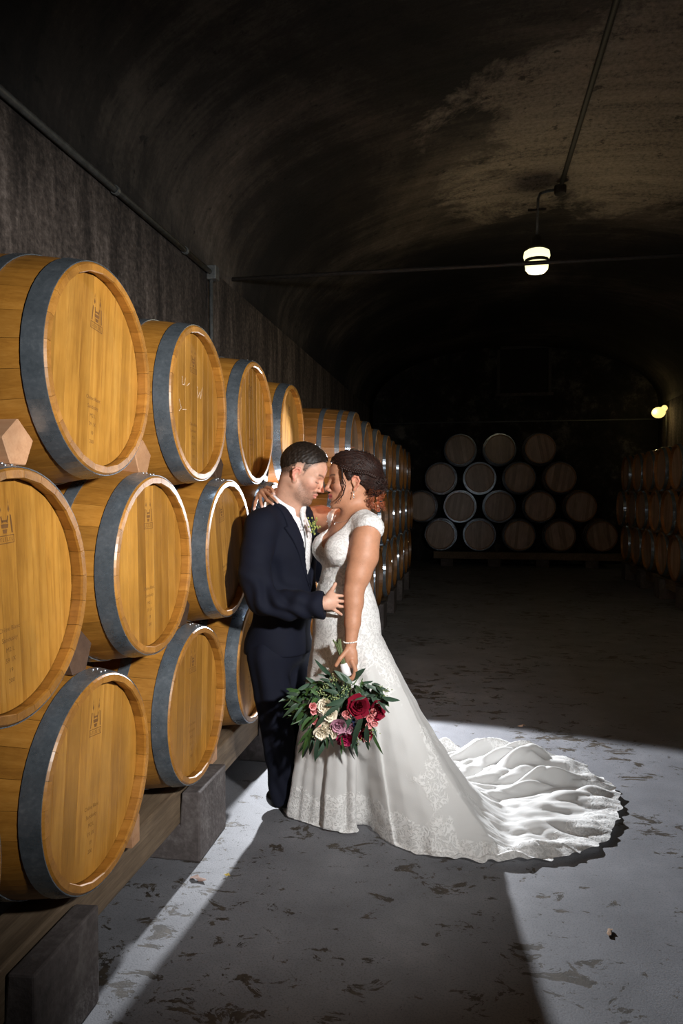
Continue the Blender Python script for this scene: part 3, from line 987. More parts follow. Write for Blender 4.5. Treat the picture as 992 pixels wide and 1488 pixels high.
def curl_mat():
    """thin loose curls let light through"""
    m = NT('loose_curl_hair'); m.set(Base_Color=(.10, .040, .022), Roughness=0.4)
    tr = m.n('ShaderNodeBsdfTranslucent'); tr.inputs[0].default_value = (.55, .24, .11, 1)
    ms = m.n('ShaderNodeMixShader'); ms.inputs[0].default_value = 0.5
    m.l(m.b.outputs[0], ms.inputs[1]); m.l(tr.outputs[0], ms.inputs[2]); m.l(ms.outputs[0], m.t.nodes['Material Output'].inputs[0])
    return m.m
M['curl'] = curl_mat()
# ------------------------------------------------------------------ bride
def fabric(name, c, rough=0.85, sheen=0.3, scale=500, bump=0.25, var=0.12):
    m = NT(name); v = m.coord()
    n = m.noise(v, scale, 2, 0.5); n2 = m.noise(v, 9, 4, 0.6)
    lo_, hi = tuple(x * (1 - var) for x in c), tuple(min(1, x * (1 + var)) for x in c)
    m.set(Base_Color=m.ramp(n2, [(0.3, lo_), (0.7, hi)]), Roughness=rough)
    m.b.inputs['Sheen Weight'].default_value = sheen
    m.bump(n, bump, 0.0008); return m.m

def lace_material():
    """tulle with raised lace; the attribute holds how much lace covers the cloth"""
    m = NT('lace_and_tulle')
    a = m.n('ShaderNodeAttribute', attribute_name='Col')
    sep = m.n('ShaderNodeSeparateColor'); m.l(a.outputs['Color'], sep.inputs[0])
    v = m.coord()
    wob = m.n('ShaderNodeTexNoise'); wob.inputs['Scale'].default_value = 16; wob.inputs['Detail'].default_value = 3
    m.l(v, wob.inputs['Vector'])
    mx = m.n('ShaderNodeMix', data_type='RGBA', blend_type='LINEAR_LIGHT'); mx.inputs[0].default_value = 0.045
    m.l(v, mx.inputs[6]); m.l(wob.outputs['Color'], mx.inputs[7])
    wv = m.n('ShaderNodeTexVoronoi', feature='F1'); wv.inputs['Scale'].default_value = 26
    m.l(mx.outputs[2], wv.inputs['Vector'])
    rings = m.math('SINE', m.math('MULTIPLY', wv.outputs['Distance'], 17.0))
    ve = m.n('ShaderNodeTexVoronoi', feature='DISTANCE_TO_EDGE'); ve.inputs['Scale'].default_value = 46
    m.l(mx.outputs[2], ve.inputs['Vector'])
    net = m.ramp(ve.outputs['Distance'], [(0.03, 1.0), (0.10, 0.0)])
    pat = m.math('MAXIMUM', m.ramp(rings, [(0.25, 0.0), (0.45, 1.0)]), net)
    big = m.noise(v, 9.0, 3, 0.6)
    cover = m.ramp(m.math('ADD', sep.outputs[0], m.math('MULTIPLY', m.math('SUBTRACT', big, 0.5), 1.3)), [(0.45, 0.0), (0.55, 1.0)])
    lace = m.math('MULTIPLY', pat, cover)
    col = m.mix(lace, (0.67, 0.665, 0.655), (0.89, 0.885, 0.875))
    m.set(Base_Color=col, Roughness=0.75)
    m.b.inputs['Sheen Weight'].default_value = 0.2
    fine = m.noise(v, 320, 2, 0.5)
    m.bump(m.math('ADD', lace, m.math('MULTIPLY', fine, 0.25)), 0.55, 0.0035)
    tr = m.n('ShaderNodeBsdfTranslucent'); tr.inputs[0].default_value = (0.75, 0.73, 0.70, 1)
    ms = m.n('ShaderNodeMixShader'); ms.inputs[0].default_value = 0.22
    out = m.t.nodes['Material Output']
    m.l(m.b.outputs[0], ms.inputs[1]); m.l(tr.outputs[0], ms.inputs[2]); m.l(ms.outputs[0], out.inputs[0])
    return m.m
M['lace'] = lace_material()
M['silver'] = plain('silver_jewellery', (0.75, 0.74, 0.72), 0.2, 0.9, 0.1)
M['pearl'] = plain('pearl_beads', (0.85, 0.82, 0.78), 0.25, 0.0, 0.05)

BR0 = np.array([0.01, 3.2, 0.0])
bride = empty('person', RH(BR0[0], BR0[1]), YAW)
tag(bride, 'bride in a white lace gown with a long train holding a bouquet', 'person')
ang = math.radians(25)
bf = np.array([-math.cos(ang), -math.sin(ang), 0]); bl = np.array([math.sin(ang), -math.cos(ang), 0]); bz = np.array([0, 0, 1.0])
BRot = np.stack([bf, bl, bz], -1)
def bt(c, f, l): return c + bf * f + bl * l

def bride_torso(F, g=0.0):
    c = K(508, 800, 3.2); F.ell(c, (.105 + g, .135 + g, .165 + g), BRot, .03)
    cb = K(508, 797, 3.2)
    for l in (-1, 1): F.ell(bt(cb, .070, l * .070), (.072 + g, .072 + g, .070 + g), BRot, .025)
    F.ell(K(499, 850, 3.2), (.100 + g, .118 + g, .12 + g), BRot, .04)
    F.ell(K(504, 918, 3.2), (.135 + g, .155 + g, .13 + g), BRot, .04)
    F.cap(K(490, 758, 3.33), K(537, 767, 3.06), .053 + g, .053 + g, .03)
    F.cap(K(516, 742, 3.215), K(490, 758, 3.33), .042 + g, .042 + g, .03)
    F.cap(K(516, 742, 3.215), K(537, 767, 3.06), .042 + g, .042 + g, .03)
    return F
HB = Frame(K(510.5, 704, 3.2), (-1, -0.10, -0.035), (0, 0, 1), 1.04)
FB = Field()
bride_torso(FB)
head_field(FB, HB, False)
FB.cap(HB.p(-.020, 0, -.03), K(519, 750, 3.21), .052, .057, .03)
FB.cap(HB.p(.012, 0, -.066), K(511, 752, 3.19), .028, .034, .03)
# legs under the gown
for l in (-1, 1):
    hp = bt(K(504, 950, 3.2), 0, l * .075)
    FB.chain([hp, np.array([hp[0] - .01, hp[1], .48]), np.array([hp[0], hp[1], .08])], [.085, .058, .036], .04)
    FB.cap(np.array([hp[0], hp[1], .05]), np.array([hp[0] - .06, hp[1] - .0, .03]), .034, .026, .02)
# near arm and hand round the bouquet stems
FB.chain([K(531, 784, 3.045), K(528, 808, 3.03), K(520, 836, 3.015), K(514, 858, 3.005), K(514, 875, 3.0), K(512, 905, 2.985), K(509.5, 935, 2.97)],
         [.063, .064, .054, .043, .041, .034, .0255], .018)
FB.ell(K(509, 952, 2.957), (.031, .019, .040), None, .014)
FB.ell(K(511, 962, 2.965), (.026, .026, .026), None, .012)
for i in range(4):
    h = 2.940 + .0195 * i
    finger(FB, [K(511, 961, h), K(517 - i * .3, 975, h), K(511, 987 - i * .7, h + .002), K(501, 986, h + .004)], .0092 - .0004 * i, .006)
finger(FB, [K(504, 945, 2.945), K(494, 957, 2.930), K(488, 967, 2.928)], .0100, .012)
# far arm laid round the groom's neck
FB.chain([K(489, 762, 3.335), K(466, 754, 3.40), K(434, 750, 3.47), K(408, 728, 3.45), K(388, 714, 3.36)],
         [.060, .064, .046, .036, .026], .025)
FB.ell(K(383, 716, 3.305), (.026, .040, .022), None, .014)
fg = [[(388, 708, 3.275), (395, 710, 3.240), (398, 718, 3.222)],
      [(385, 713, 3.270), (394, 721, 3.222), (403, 730, 3.200)],
      [(381, 717, 3.270), (388, 727, 3.215), (397, 733, 3.195)],
      [(377, 720, 3.270), (379, 730, 3.215), (381, 737, 3.200)],
      [(375, 718, 3.290), (371, 730, 3.235), (369, 740, 3.215)]]
for f_ in fg: finger(FB, [K(*q) for q in f_], .0080, .004)
gx = axis_grid([(-.44, -.125, .0042), (-.125, .145, .0024), (.145, .26, .005)])
gy = axis_grid([(2.86, 3.09, .0040), (3.09, 3.31, .0026), (3.31, 3.55, .0048)])
gz = axis_grid([(-.012, .74, .012), (.74, 1.36, .0042), (1.36, 1.72, .0024)])
V, Q = surface(FB, gx, gy, gz)
V = smooth_mesh(V, Q, 1, 0.3)
Vs = smooth_mesh(V, Q, 24, 0.5)
dh = np.min([np.linalg.norm(V - c, axis=1) for c in (HB.o, K(505, 965, 2.95), K(386, 722, 3.25))], axis=0)
wm = np.clip((dh - np.where(np.linalg.norm(V - HB.o, axis=1) < .2, .15, .085)) / .03, 0, 1)[:, None]
V = V * (1 - wm) + Vs * wm
col = np.tile(np.array([.43, .205, .118]), (len(V), 1))
col = paint_face(V, col, HB, False)
for f_ in fg:
    t = K(*f_[-1]); col = blend(col, np.clip(1.2 - np.linalg.norm(V - t, axis=1) / .010, 0, 1) * .8, (.80, .62, .58))
mb_ = ob('body', mk_np('body', V - BR0, Q, M['skin'], True, col), bride)

# bodice: follows the torso, cut to a deep neckline with cap sleeves
FD = Field(); bride_torso(FD, 0.006)
ctr = K(508, 800, 3.2); zV = K(474, 806, 3.1)[2]; zS = K(530, 744, 3.1)[2]; zlow = K(500, 878, 3.2)[2]
def bod_clip(P):
    q = P - ctr; f = q @ bf; l = np.abs(q @ bl); z = P[..., 2]
    sc = .004 * np.abs(np.sin(l * 130))
    zt = zV + (zS - zV) * np.clip(l / .098, 0, 1) ** 1.25
    zt = np.where(f > -.02, zt, zS - .10 + .10 * np.clip(l / .105, 0, 1) ** 2 + .0)
    zt = np.where(l > .098, zS + (l - .098) * 3, zt)
    return np.maximum((z - zt - sc) * .7, zlow - z)
FD.fn(bod_clip, ctr, 99, .003, 2)
cut = K(529, 800, 3.02)
def arm_hole(P):
    q = P - np.array([0, 0, 0]); 
    d = np.sqrt((((P - K(533, 790, 3.02)) / np.array([.066, .080, .078])) ** 2).sum(-1))
    return (d - 1) * .06
FD.fn(arm_hole, K(533, 790, 3.02), .08, .004, 1)
FD.ell(K(482, 785, 3.38), (.06, .07, .08), None, .004, 1)
V, Q = surface(FD, axis_grid([(-.19, .26, .0042)]), axis_grid([(2.96, 3.46, .0045)]), axis_grid([(1.03, 1.46, .0042)]))
N_ = vnormals(V, Q)
V = V + N_ * (vnoise(V, 260, 5) * .0012 + vnoise(V, 520, 6) * .0008)[:, None]
bod = ob('bodice', mk_np('bodice', V - BR0, Q, M['lace'], True, np.ones((len(V), 3)) * .95), bride)
tag(bod, 'beaded white lace bodice with cap sleeves')

# skirt and train
hem = [(-10, 411, 1180), (5, 425, 1192), (22, 447, 1199), (40, 470, 1207), (58, 497, 1213), (72, 517, 1213), (80, 533, 1203), (90, 556, 1223), (100, 577, 1234),
       (108, 610, 1246), (115, 650, 1254), (122, 700, 1257), (130, 755, 1257), (138, 805, 1253), (146, 843, 1246), (153, 872, 1232), (160, 890, 1212),
       (167, 898, 1188), (175, 899, 1166), (183, 893, 1152), (190, 878, 1142), (198, 850, 1124), (205, 822, 1112), (213, 785, 1106), (221, 740, 1102), (230, 690, 1100),
       (240, 640, 1100), (262, 560, 1112), (285, 500, 1128), (310, 450, 1146), (335, 421, 1165), (350, 411, 1180)]
hA = np.array([h[0] for h in hem], float); hP = np.array([FL(h[1], h[2]) for h in hem])
na, nu = 720, 150
al = np.linspace(-10, 350, na, endpoint=False)
Mx = np.interp(al, hA, hP[:, 0]); My = np.interp(al, hA, hP[:, 1])
for _ in range(3):
    Mx = (np.roll(Mx, 1) + Mx * 2 + np.roll(Mx, -1)) / 4; My = (np.roll(My, 1) + My * 2 + np.roll(My, -1)) / 4
ar = np.radians(al)
Cw = K(499, 846, 3.2); Chp = K(504, 922, 3.2)
Wp = Cw + np.outer(np.cos(ar), bf) * .112 + np.outer(np.sin(ar), bl) * .130
Hp = Chp + np.outer(np.cos(ar), bf) * .152 + np.outer(np.sin(ar), bl) * .168
dv = np.stack([Mx - Hp[:, 0], My - Hp[:, 1]], -1); L = np.linalg.norm(dv, axis=1); e = dv / L[:, None]
# blend outward direction with the hip direction so folds behave on short sides
hd = np.stack([Hp[:, 0] - Chp[0], Hp[:, 1] - Chp[1]], -1); hd /= np.linalg.norm(hd, axis=1)[:, None]
s1 = np.cumsum(np.hypot(np.diff(Mx, append=Mx[0]), np.diff(My, append=My[0])))      # hem arc length
trainw = np.clip((al - 92) / 30, 0, 1) * np.clip((262 - al) / 30, 0, 1)
farw = np.clip((al - 172) / 25, 0, 1) * np.clip((255 - al) / 20, 0, 1)
xc = np.minimum(L * .94, .56 + .10 * np.clip((150 - al) / 40, 0, 1))
grid = np.zeros((nu, na, 3)); lace = np.zeros((nu, na))
rs = np.random.RandomState(2)
fold = (np.sin(ar * 9 + .6) + .7 * np.sin(ar * 15 + 2.0) + .4 * np.sin(ar * 27 + 1.1)) / 2.1
nh = 26
for i in range(nu):
    if i < nh:                                   # waist to hip
        t = i / nh; t2 = t * t * (3 - 2 * t)
        P = Wp * (1 - t) + Hp * t
        bul = np.sin(t * PI) * .012
        P = P + np.concatenate([hd * bul, np.zeros((na, 1))], 1)
        grid[i] = P; lace[i] = .95 - .3 * t
        continue
    u = (i - nh) / (nu - 1 - nh)
    ls = np.sqrt(xc ** 2 + Hp[:, 2] ** 2); lf = L - xc; u0 = ls / (ls + lf)
    w = np.clip(u / u0, 0, 1); w2 = np.clip((u - u0) / np.maximum(1 - u0, 1e-6), 0, 1)
    pz = 1.0 + .42 * np.clip((L - .25) / .4, 0, 1)
    x = np.where(u < u0, xc * w, xc + lf * w2)
    z = Hp[:, 2] * np.clip(1 - w, 0, 1) ** pz
    A = .030 * np.clip(w * 1.1, 0, 1) ** 1.3 * np.where(u < u0, 1, np.clip(1 - w2 * 3, 0, 1))
    off = A * fold * (1 - .55 * trainw)
    off += -.085 * np.exp(-((al - 79 - 2 * np.sin(u * 5)) / 2.3) ** 2) * np.clip(w * 1.4 - .15, 0, 1)
    off += .020 * np.exp(-((al - 88 - 6 * u) / 4.5) ** 2) * np.clip(w * 1.3 - .2, 0, 1)
    off += -.018 * np.exp(-((al - 118 - 22 * (1 - u)) / 3.5) ** 2) * w
    X = Hp[:, 0] + e[:, 0] * x + (hd[:, 0] * .6 + e[:, 0] * .4) * off
    Y = Hp[:, 1] + e[:, 1] * x + (hd[:, 1] * .6 + e[:, 1] * .4) * off
    # cloth lying in folds on the floor
    fl = np.clip((w - .80) / .2, 0, 1)
    ph = .35 * np.sin(u * 9 + al * .05)
    r1 = np.abs(np.sin(ar * 13 + ph * 2.2 + .4)) ** 1.6
    r2 = np.abs(np.sin(ar * 22 + 1.3 + 1.1 * np.sin(u * 14 + al * .11)))
    r3 = np.sin(u * 38 + 3.0 * np.sin(ar * 9) + al * .23) * np.sin(ar * 31 + u * 7)
    r4 = np.abs(np.sin(ar * 37 + 2.4 * np.sin(u * 11 + ar * 4) + u * 5)) ** .8
    rise = (.030 * r1 + .016 * r2 + .008 * r3 + .010 * r4) * (.40 + .6 * trainw) * (1 + .7 * farw)
    edge = np.clip((1 - u) / .05, 0, 1)
    mid = .55 + .45 * np.sin(np.clip(w2, 0, 1) * PI)
    z = z + fl * trainw * rise * np.where(u < u0, .6, mid) * (.55 + .45 * edge)
    z = z + .055 * farw * np.exp(-((w2 - .66 - .2 * np.sin(ar * 7)) / .22) ** 2) * (.45 + .55 * r1) * (w2 > 0) * (.6 + .5 * r2 + .2 * r4)
    z = z + .010 * np.clip(w * 2, 0, 1)
    # scalloped hem
    sc = .010 * np.abs(np.sin(s1 * 46)) * np.clip((u - .96) / .04, 0, 1)
    X += e[:, 0] * sc; Y += e[:, 1] * sc
    X += .010 * trainw * np.sin(al * .9 + u * 30) * np.clip((u - .8) / .2, 0, 1); Y += .008 * trainw * np.cos(al * 1.3 + u * 21) * np.clip((u - .8) / .2, 0, 1)
    grid[i, :, 0], grid[i, :, 1], grid[i, :, 2] = X, Y, z
    hemw = np.clip(1 - (1 - u) * (ls + lf) / .17, 0, 1)
    lace[i] = np.maximum(np.clip(.68 - u * 1.1, 0, 1), .25 + .75 * hemw ** .5 * (hemw > 0)) 
    lace[i] = np.maximum(lace[i], .60 * np.exp(-((al - 112 - 30 * (1 - u)) / 7) ** 2) * (u > .2))
    lace[i] = np.maximum(lace[i], .52 * np.exp(-((u - .62 + .0012 * (al - 100)) / .09) ** 2) * trainw)
V = grid.reshape(-1, 3)
V = V + np.stack([vnoise(V, 55, 8), vnoise(V, 55, 9), np.zeros(len(V))], -1) * .0025
ii, jj = np.meshgrid(np.arange(nu - 1), np.arange(na), indexing='ij'); j2 = (jj + 1) % na
Q = np.stack([ii * na + jj, (ii + 1) * na + jj, (ii + 1) * na + j2, ii * na + j2], -1).reshape(-1, 4)
trn = np.clip((V[:, 0] - .18) / .2, 0, 1) * np.clip((.16 - V[:, 2]) / .1, 0, 1)
V[:, 2] += trn * (.0040 * vnoise(V * np.array([.30, 1.7, .5]), 70, 12) + .0018 * vnoise(V * np.array([.35, 1.5, .5]), 160, 13))
V[:, 2] = np.maximum(V[:, 2], .004)
lc = lace.reshape(-1, 1)
sk = ob('skirt', mk_np('skirt', V - BR0, Q, M['lace'], True, np.repeat(lc, 3, 1)), bride)
tag(sk, 'flowing tulle skirt and train with scalloped lace hem')

# hair: swept back into a curled bun
FH = Field()
def hE(c, r, k=.015): FH.ell(HB.p(c), np.array(r) * HB.s, HB.R, k)
hE((-.014, 0, .052), (.109, .088, .096)); hE((.020, 0, .074), (.074, .072, .070), .02)
hE((-.065, 0, .060), (.070, .072, .070), .02)
def hclip(P):
    q = HB.inv(P); hl = hairline(q, False)
    fr = q[..., 0] - (.088 - 1.2 * np.clip(q[..., 2] - .085, -.05, 0) * 0)
    return np.maximum((hl + .004 - q[..., 2]) * .75, fr) * HB.s
FH.fn(hclip, HB.o, 99, .010, 2)
bun = HB.p(-.098, 0.004, .002)
FH.ell(bun, (.048, .060, .052), None, .02)
FH.ell(HB.p(-.088, 0, -.026), (.036, .050, .030), None, .02)
FH.ell(HB.p(-.115, .005, .020), (.030, .040, .034), None, .015)
V, Q = surface(FH, axis_grid([(-.12, .24, .004)]), axis_grid([(3.07, 3.33, .004)]), axis_grid([(1.36, 1.70, .004)]))
qh = HB.inv(V); N_ = vnormals(V, Q)
V = V + N_ * (.0016 * np.sin(np.arctan2(qh[:, 2] - .0, qh[:, 0] + .11) * 60 + 2 * np.sin(qh[:, 1] * 60)))[:, None]
hair = ob('hair', mk_np('hair', V - BR0, Q, M['hair_f'], True), bride)
tag(hair, 'dark auburn hair swept into a curled updo')

def project(F, P, off, it=5):
    for _ in range(it):
        d = F(P) - off; g = np.stack([F(P + v) - F(P - v) for v in np.eye(3) * .002], -1) / .004
        g /= (np.linalg.norm(g, axis=-1, keepdims=True) + 1e-6); P = P - d[..., None] * g
    return P
rs = np.random.RandomState(11)
mbh = MB()
nS, nT = 230, 15
st = np.zeros((nS, nT, 3)); t = np.linspace(0, 1, nT)
for i in range(nS):
    side = 1 if rs.rand() < .72 else -1
    a = rs.rand()
    x0 = np.interp(a, [0, .35, .7, 1], [.070, .058, .034, .012]) + rs.normal(0, .004); z0 = np.interp(a, [0, .35, .7, 1], [.096, .080, .044, .020])
    y0 = side * np.interp(a, [0, .35, .7, 1], [.004, .050, .072, .076])
    p0 = HB.p(x0, y0, z0); p1 = bun + np.array([rs.normal(.0, .018), rs.normal(0, .03), rs.normal(.0, .022)])
    mid = HB.p(rs.normal(-.03, .012), side * rs.uniform(.02, .085) if a < .5 else side * .085, np.interp(a, [0, .5, 1], [.15, .09, .035]) + rs.normal(0, .008))
    st[i] = ((1 - t) ** 2)[:, None] * p0 + (2 * t * (1 - t))[:, None] * mid + (t ** 2)[:, None] * p1
st = project(FH, st, .0012)
for i in range(nS):
    r = rs.uniform(.0011, .0024); mbh.tube(st[i] - BR0, [r * (.5 + math.sin(PI * (.12 + .8 * k / (nT - 1))) * .7) for k in range(nT)], 5, False)
# braid along the side
path = np.array([HB.p(.050, .066, .078), HB.p(.020, .082, .062), HB.p(-.02, .088, .052), HB.p(-.06, .082, .045), HB.p(-.095, .060, .030)])
tt = np.linspace(0, 1, 60); pp = np.stack([np.interp(tt, np.linspace(0, 1, 5), path[:, c]) for c in range(3)], -1)
pp = project(FH, pp, .003)
for sgn in range(3):
    phs = tt * 34 + sgn * 2 * PI / 3
    q = pp + HB.R[:, 2] * (np.sin(phs) * .0065)[:, None] + HB.R[:, 1] * (np.sin(2 * phs) * .0028 + .002)[:, None]
    mbh.tube(q - BR0, .0042, 6, False)
# curls of the bun
for i in range(120):
    d = nrm(rs.normal(size=3) * np.array([1, 1.1, .9]) + np.array([.55, -.35, -.05]))
    c = bun + d * np.array([.050, .060, .052]) * rs.uniform(.85, 1.08)
    u_ = nrm(np.cross(d, rs.normal(size=3))); w_ = np.cross(d, u_); R_ = rs.uniform(.007, .017)
    tn = np.linspace(0, rs.uniform(5, 10), 18)
    P = c + np.outer(np.cos(tn), u_) * R_ + np.outer(np.sin(tn), w_) * R_ + np.outer(tn * .0011, d)
    mbh.tube(P - BR0, rs.uniform(.0010, .0020), 5, False)
mbc = MB()
for i in range(130):     # loose curls under the bun
    c = K(rs.uniform(533, 557), rs.uniform(706, 740), rs.uniform(3.13, 3.26))
    d = nrm(rs.normal(size=3)); u_ = nrm(np.cross(d, rs.normal(size=3))); w_ = np.cross(d, u_); R_ = rs.uniform(.006, .013)
    tn = np.linspace(0, rs.uniform(4, 9), 16)
    P = c + np.outer(np.cos(tn), u_) * R_ + np.outer(np.sin(tn), w_) * R_ + np.outer(tn * .0013, d)
    mbc.tube(P - BR0, rs.uniform(.0008, .0016), 4, False)
for i in range(46):     # fly-away hairs
    q = HB.p(rs.uniform(-.12, .06), rs.normal(0, .05), rs.uniform(.05, .13)); q = project(FH, q[None], .001)[0]
    d = nrm(q - HB.p(-.01, 0, .04)); tg = nrm(np.cross(d, rs.normal(size=3)))
    P = [q + tg * k * .006 + d * (.0055 * math.sin(k / 5 * 2.6)) for k in range(6)]
    mbc.tube([x - BR0 for x in P], .00055, 3, False)
# tendrils in front of the ear
for i in range(4):
    pts = []
    for k in range(16):
        s_ = k / 15
        b0 = K(494 + i * .8 + 6.5 * s_ * (1 - s_) * 2.4 - 2.5 * (s_ > .75) * (s_ - .75) * 10, 682 + 50 * s_, 3.118 - .004 * i)
        pts.append(b0 + np.array([math.sin(s_ * 11 + i) * .0055, math.cos(s_ * 11 + i) * .0045, 0]))
    mbh.tube([p - BR0 for p in pts], [.0024 * (1 - .6 * k / 15) for k in range(16)], 5, False)
lc_ = mbc.build('loose_curls', M['curl'], bride, True); tag(lc_, kind='stuff')
hs = mbh.build('hair_strands', M['hair_f'], bride, True); tag(hs, kind='stuff')

# jewellery
ear = HB.p(.001, .080, -.033)
b = MB(); b.ball((0, 0, 0), .0035); b.tube([(0, 0, 0), (0, 0, -.020)], .0008, 5); b.ball((0, 0, -.013), .0026); b.ball((0, 0, -.023), (.0034, .0034, .005))
b.build('earring', M['silver'], bride, True, loc=ear - BR0 + np.array([0, -.004, 0]))
wr = K(509.5, 932, 2.97)
for k in range(26):
    a = 2 * PI * k / 26
    if k == 0: bead = MB().ball((0, 0, 0), .0033, 7, 5).mesh('bead', M['pearl'], True)
    p = wr + np.array([math.cos(a) * .0295, math.sin(a) * .0295, .003 * math.cos(a)])
    if k == 0:
        br = empty('bracelet'); br.parent = bride; br.location = wr - BR0
    ob('bead', bead, br, p - wr)
nk = []
for k in range(40):
    a = -2.4 + 4.8 * k / 39
    nk.append(K(517, 750, 3.21) + bf * (.080 * math.cos(a) + .008) + bl * (.078 * math.sin(a)) + bz * (-.055 * (.5 + .5 * math.cos(a)) + .02))
FBs = FB
nkp = project(FBs, np.array(nk), .0016, 6)
MB().tube(nkp - BR0, .0009, 5, False).build('necklace', M['silver'], bride, True)
pk = nkp[19] - BR0
MB().ball((0, 0, 0), (.004, .004, .006), 8, 5).build('pendant', M['silver'], bride, True, loc=pk + np.array([-.003, -.003, -.006]))
# ------------------------------------------------------------------ groom
M['suit'] = fabric('navy_suiting', (.0020, .0032, .0105), 0.85, 0.0, 600, 0.2)
M['suit'].node_tree.nodes['Principled BSDF'].inputs['Specular IOR Level'].default_value = 0.25
M['shirt'] = fabric('white_shirting', (.80, .80, .82), 0.8, 0.1, 600, 0.15, 0.04)
M['shoe'] = plain('black_leather', (.012, .011, .010), 0.35)
def tie_mat():
    m = NT('silver_patterned_tie'); v = m.coord((1, 1, 1))
    w = m.n('ShaderNodeTexVoronoi', feature='F1'); w.inputs['Scale'].default_value = 150
    m.l(v, w.inputs['Vector'])
    m.set(Base_Color=m.ramp(w.outputs['Distance'], [(0.15, (.74, .73, .73)), (0.5, (.66, .65, .65)), (.6, (.56, .55, .55))]), Roughness=0.45)
    return m.m
M['tie'] = tie_mat()
GR0 = np.array([-.28, 3.28, 0.0])
groom = empty('person', RH(GR0[0], GR0[1]), YAW)
tag(groom, 'groom in a navy suit and silver tie bowing his head to the bride', 'person')
ga = math.radians(30)
gf = np.array([math.cos(ga), -math.sin(ga), 0]); gl = np.array([math.sin(ga), math.cos(ga), 0])   # forward, his left (far side)
GRot = np.stack([gf, gl, bz], -1)
pit, gy_ = math.radians(26), math.radians(6)
gfw = np.array([math.cos(pit) * math.cos(gy_), -math.cos(pit) * math.sin(gy_), -math.sin(pit)])
HG = Frame(K(436.5, 692, 3.25), gfw, (0.05, -0.03, 1), 1.07)
GC = K(415, 795, 3.30)
def gt(c, f, l): return c + gf * f + gl * l
shN, shF = K(383, 760, 3.16), K(449, 760, 3.44)

FG = Field()
head_field(FG, HG, True)
nb_ = K(413, 745, 3.30)
FG.cap(HG.p(-.022, 0, -.03), nb_, .061, .066, .03)
FG.cap(HG.p(.012, 0, -.065), gt(nb_, .055, 0), .040, .04, .03)
FG.ell(GC, (.095, .150, .17), GRot, .03)
FG.ell(K(410, 880, 3.3), (.09, .125, .17), GRot, .03)
FG.cap(shN, shF, .04, .04, .03)
for l, hp, kn, an in ((-1, K(393, 955, 3.21), K(404, 1065, 3.22), K(407, 1155, 3.27)), (1, K(418, 955, 3.37), K(426, 1060, 3.37), K(428, 1135, 3.37))):
    FG.chain([hp, kn, an], [.07, .045, .034], .03)
FG.chain([shN, K(373, 820, 3.08), K(383, 874, 3.04), K(428, 879, 3.0), K(470, 877, 2.985)], [.045, .045, .038, .034, .027], .02)
FG.chain([shF, K(478, 835, 3.48), K(505, 862, 3.45)], [.045, .040, .030], .02)
FG.ell(K(512, 862, 3.425), (.04, .02, .04), None, .02)
# near hand on the bride's waist
FG.ell(K(480, 874, 2.985), (.033, .018, .036), None, .014)
FG.ell(K(476, 876, 2.985), (.022, .020, .028), None, .012)
FG.ell(K(481, 864, 2.983), (.016, .014, .018), None, .012)
finger(FG, [K(478, 864, 2.978), K(483, 856, 2.970), K(487, 848.5, 2.968)], .0100, .010)
for a, b_, c in (((485, 865, 2.985), (492, 865.5, 2.985), (500, 866, 3.005)), ((487, 872, 2.985), (494, 873.5, 2.982), (502, 874, 3.005)),
                 ((486.5, 879, 2.988), (493, 881, 2.985), (501, 882, 3.006)), ((484, 885, 2.99), (490, 889, 2.988), (496, 893, 3.003))):
    finger(FG, [K(*a), K(*b_), K(*c)], .0080, .005)
gx = axis_grid([(-.56, -.32, .007), (-.32, -.045, .0026), (-.045, .09, .004)])
gy = axis_grid([(2.92, 3.12, .0042), (3.12, 3.38, .0026), (3.38, 3.56, .008)])
gz = axis_grid([(-.012, .94, .014), (.94, 1.10, .0035), (1.10, 1.40, .009), (1.40, 1.74, .0024)])
V, Q = surface(FG, gx, gy, gz)
V = smooth_mesh(V, Q, 1, 0.3)
col = np.tile(np.array([.54, .305, .215]), (len(V), 1))
col = paint_face(V, col, HG, True)
ob('body', mk_np('body', V - GR0, Q, M['skin'], True, col), groom)

# hair: short, longer on the crown
FM = Field()
def mE(c, r, k=.015): FM.ell(HG.p(c), np.array(r) * HG.s, HG.R, k)
mE((-.010, 0, .049), (.1015, .0772, .0865)); mE((.028, 0, .066), (.065, .0625, .062), .02); mE((-.008, 0, .086), (.082, .060, .060), .02)
def mclip(P):
    q = HG.inv(P); hl = np.interp(q[..., 0], [-.11, -.085, -.055, -.02, .025, .045, .060, .075, .09], [-.030, -.022, .004, .040, .052, .068, .087, .096, .10])
    return ((hl + .004 - q[..., 2]) * .7) * HG.s
FM.fn(mclip, HG.o, 99, .016, 2)
V, Q = surface(FM, axis_grid([(-.34, -.06, .0036)]), axis_grid([(3.12, 3.40, .0036)]), axis_grid([(1.44, 1.75, .0036)]))
N_ = vnormals(V, Q); V = V + N_ * (vnoise(V, 330, 3) * .0014)[:, None]
hg = ob('hair', mk_np('hair', V - GR0, Q, M['hair_m'], True), groom); tag(hg, 'short dark brown hair faded at the sides')
rs = np.random.RandomState(5); sel = rs.choice(len(V), 3600)
q = HG.inv(V[sel]); topw = np.clip((q[:, 2] - .07) / .05, 0, 1)
dirs = N_[sel] * .5 + HG.R[:, 0] * (.45 * topw)[:, None] + rs.normal(0, .2, (len(sel), 3)) - HG.R[:, 2] * (.5 * (1 - topw))[:, None]
ln = (.0045 + .008 * topw * rs.uniform(.6, 1.3, len(sel)))[:, None]
side = np.cross(N_[sel], dirs); side /= np.linalg.norm(side, axis=1, keepdims=True) + 1e-9
A = V[sel] - N_[sel] * .001
T = np.stack([A - side * .0007, A + side * .0007, A + dirs * ln], 1).reshape(-1, 3) - GR0
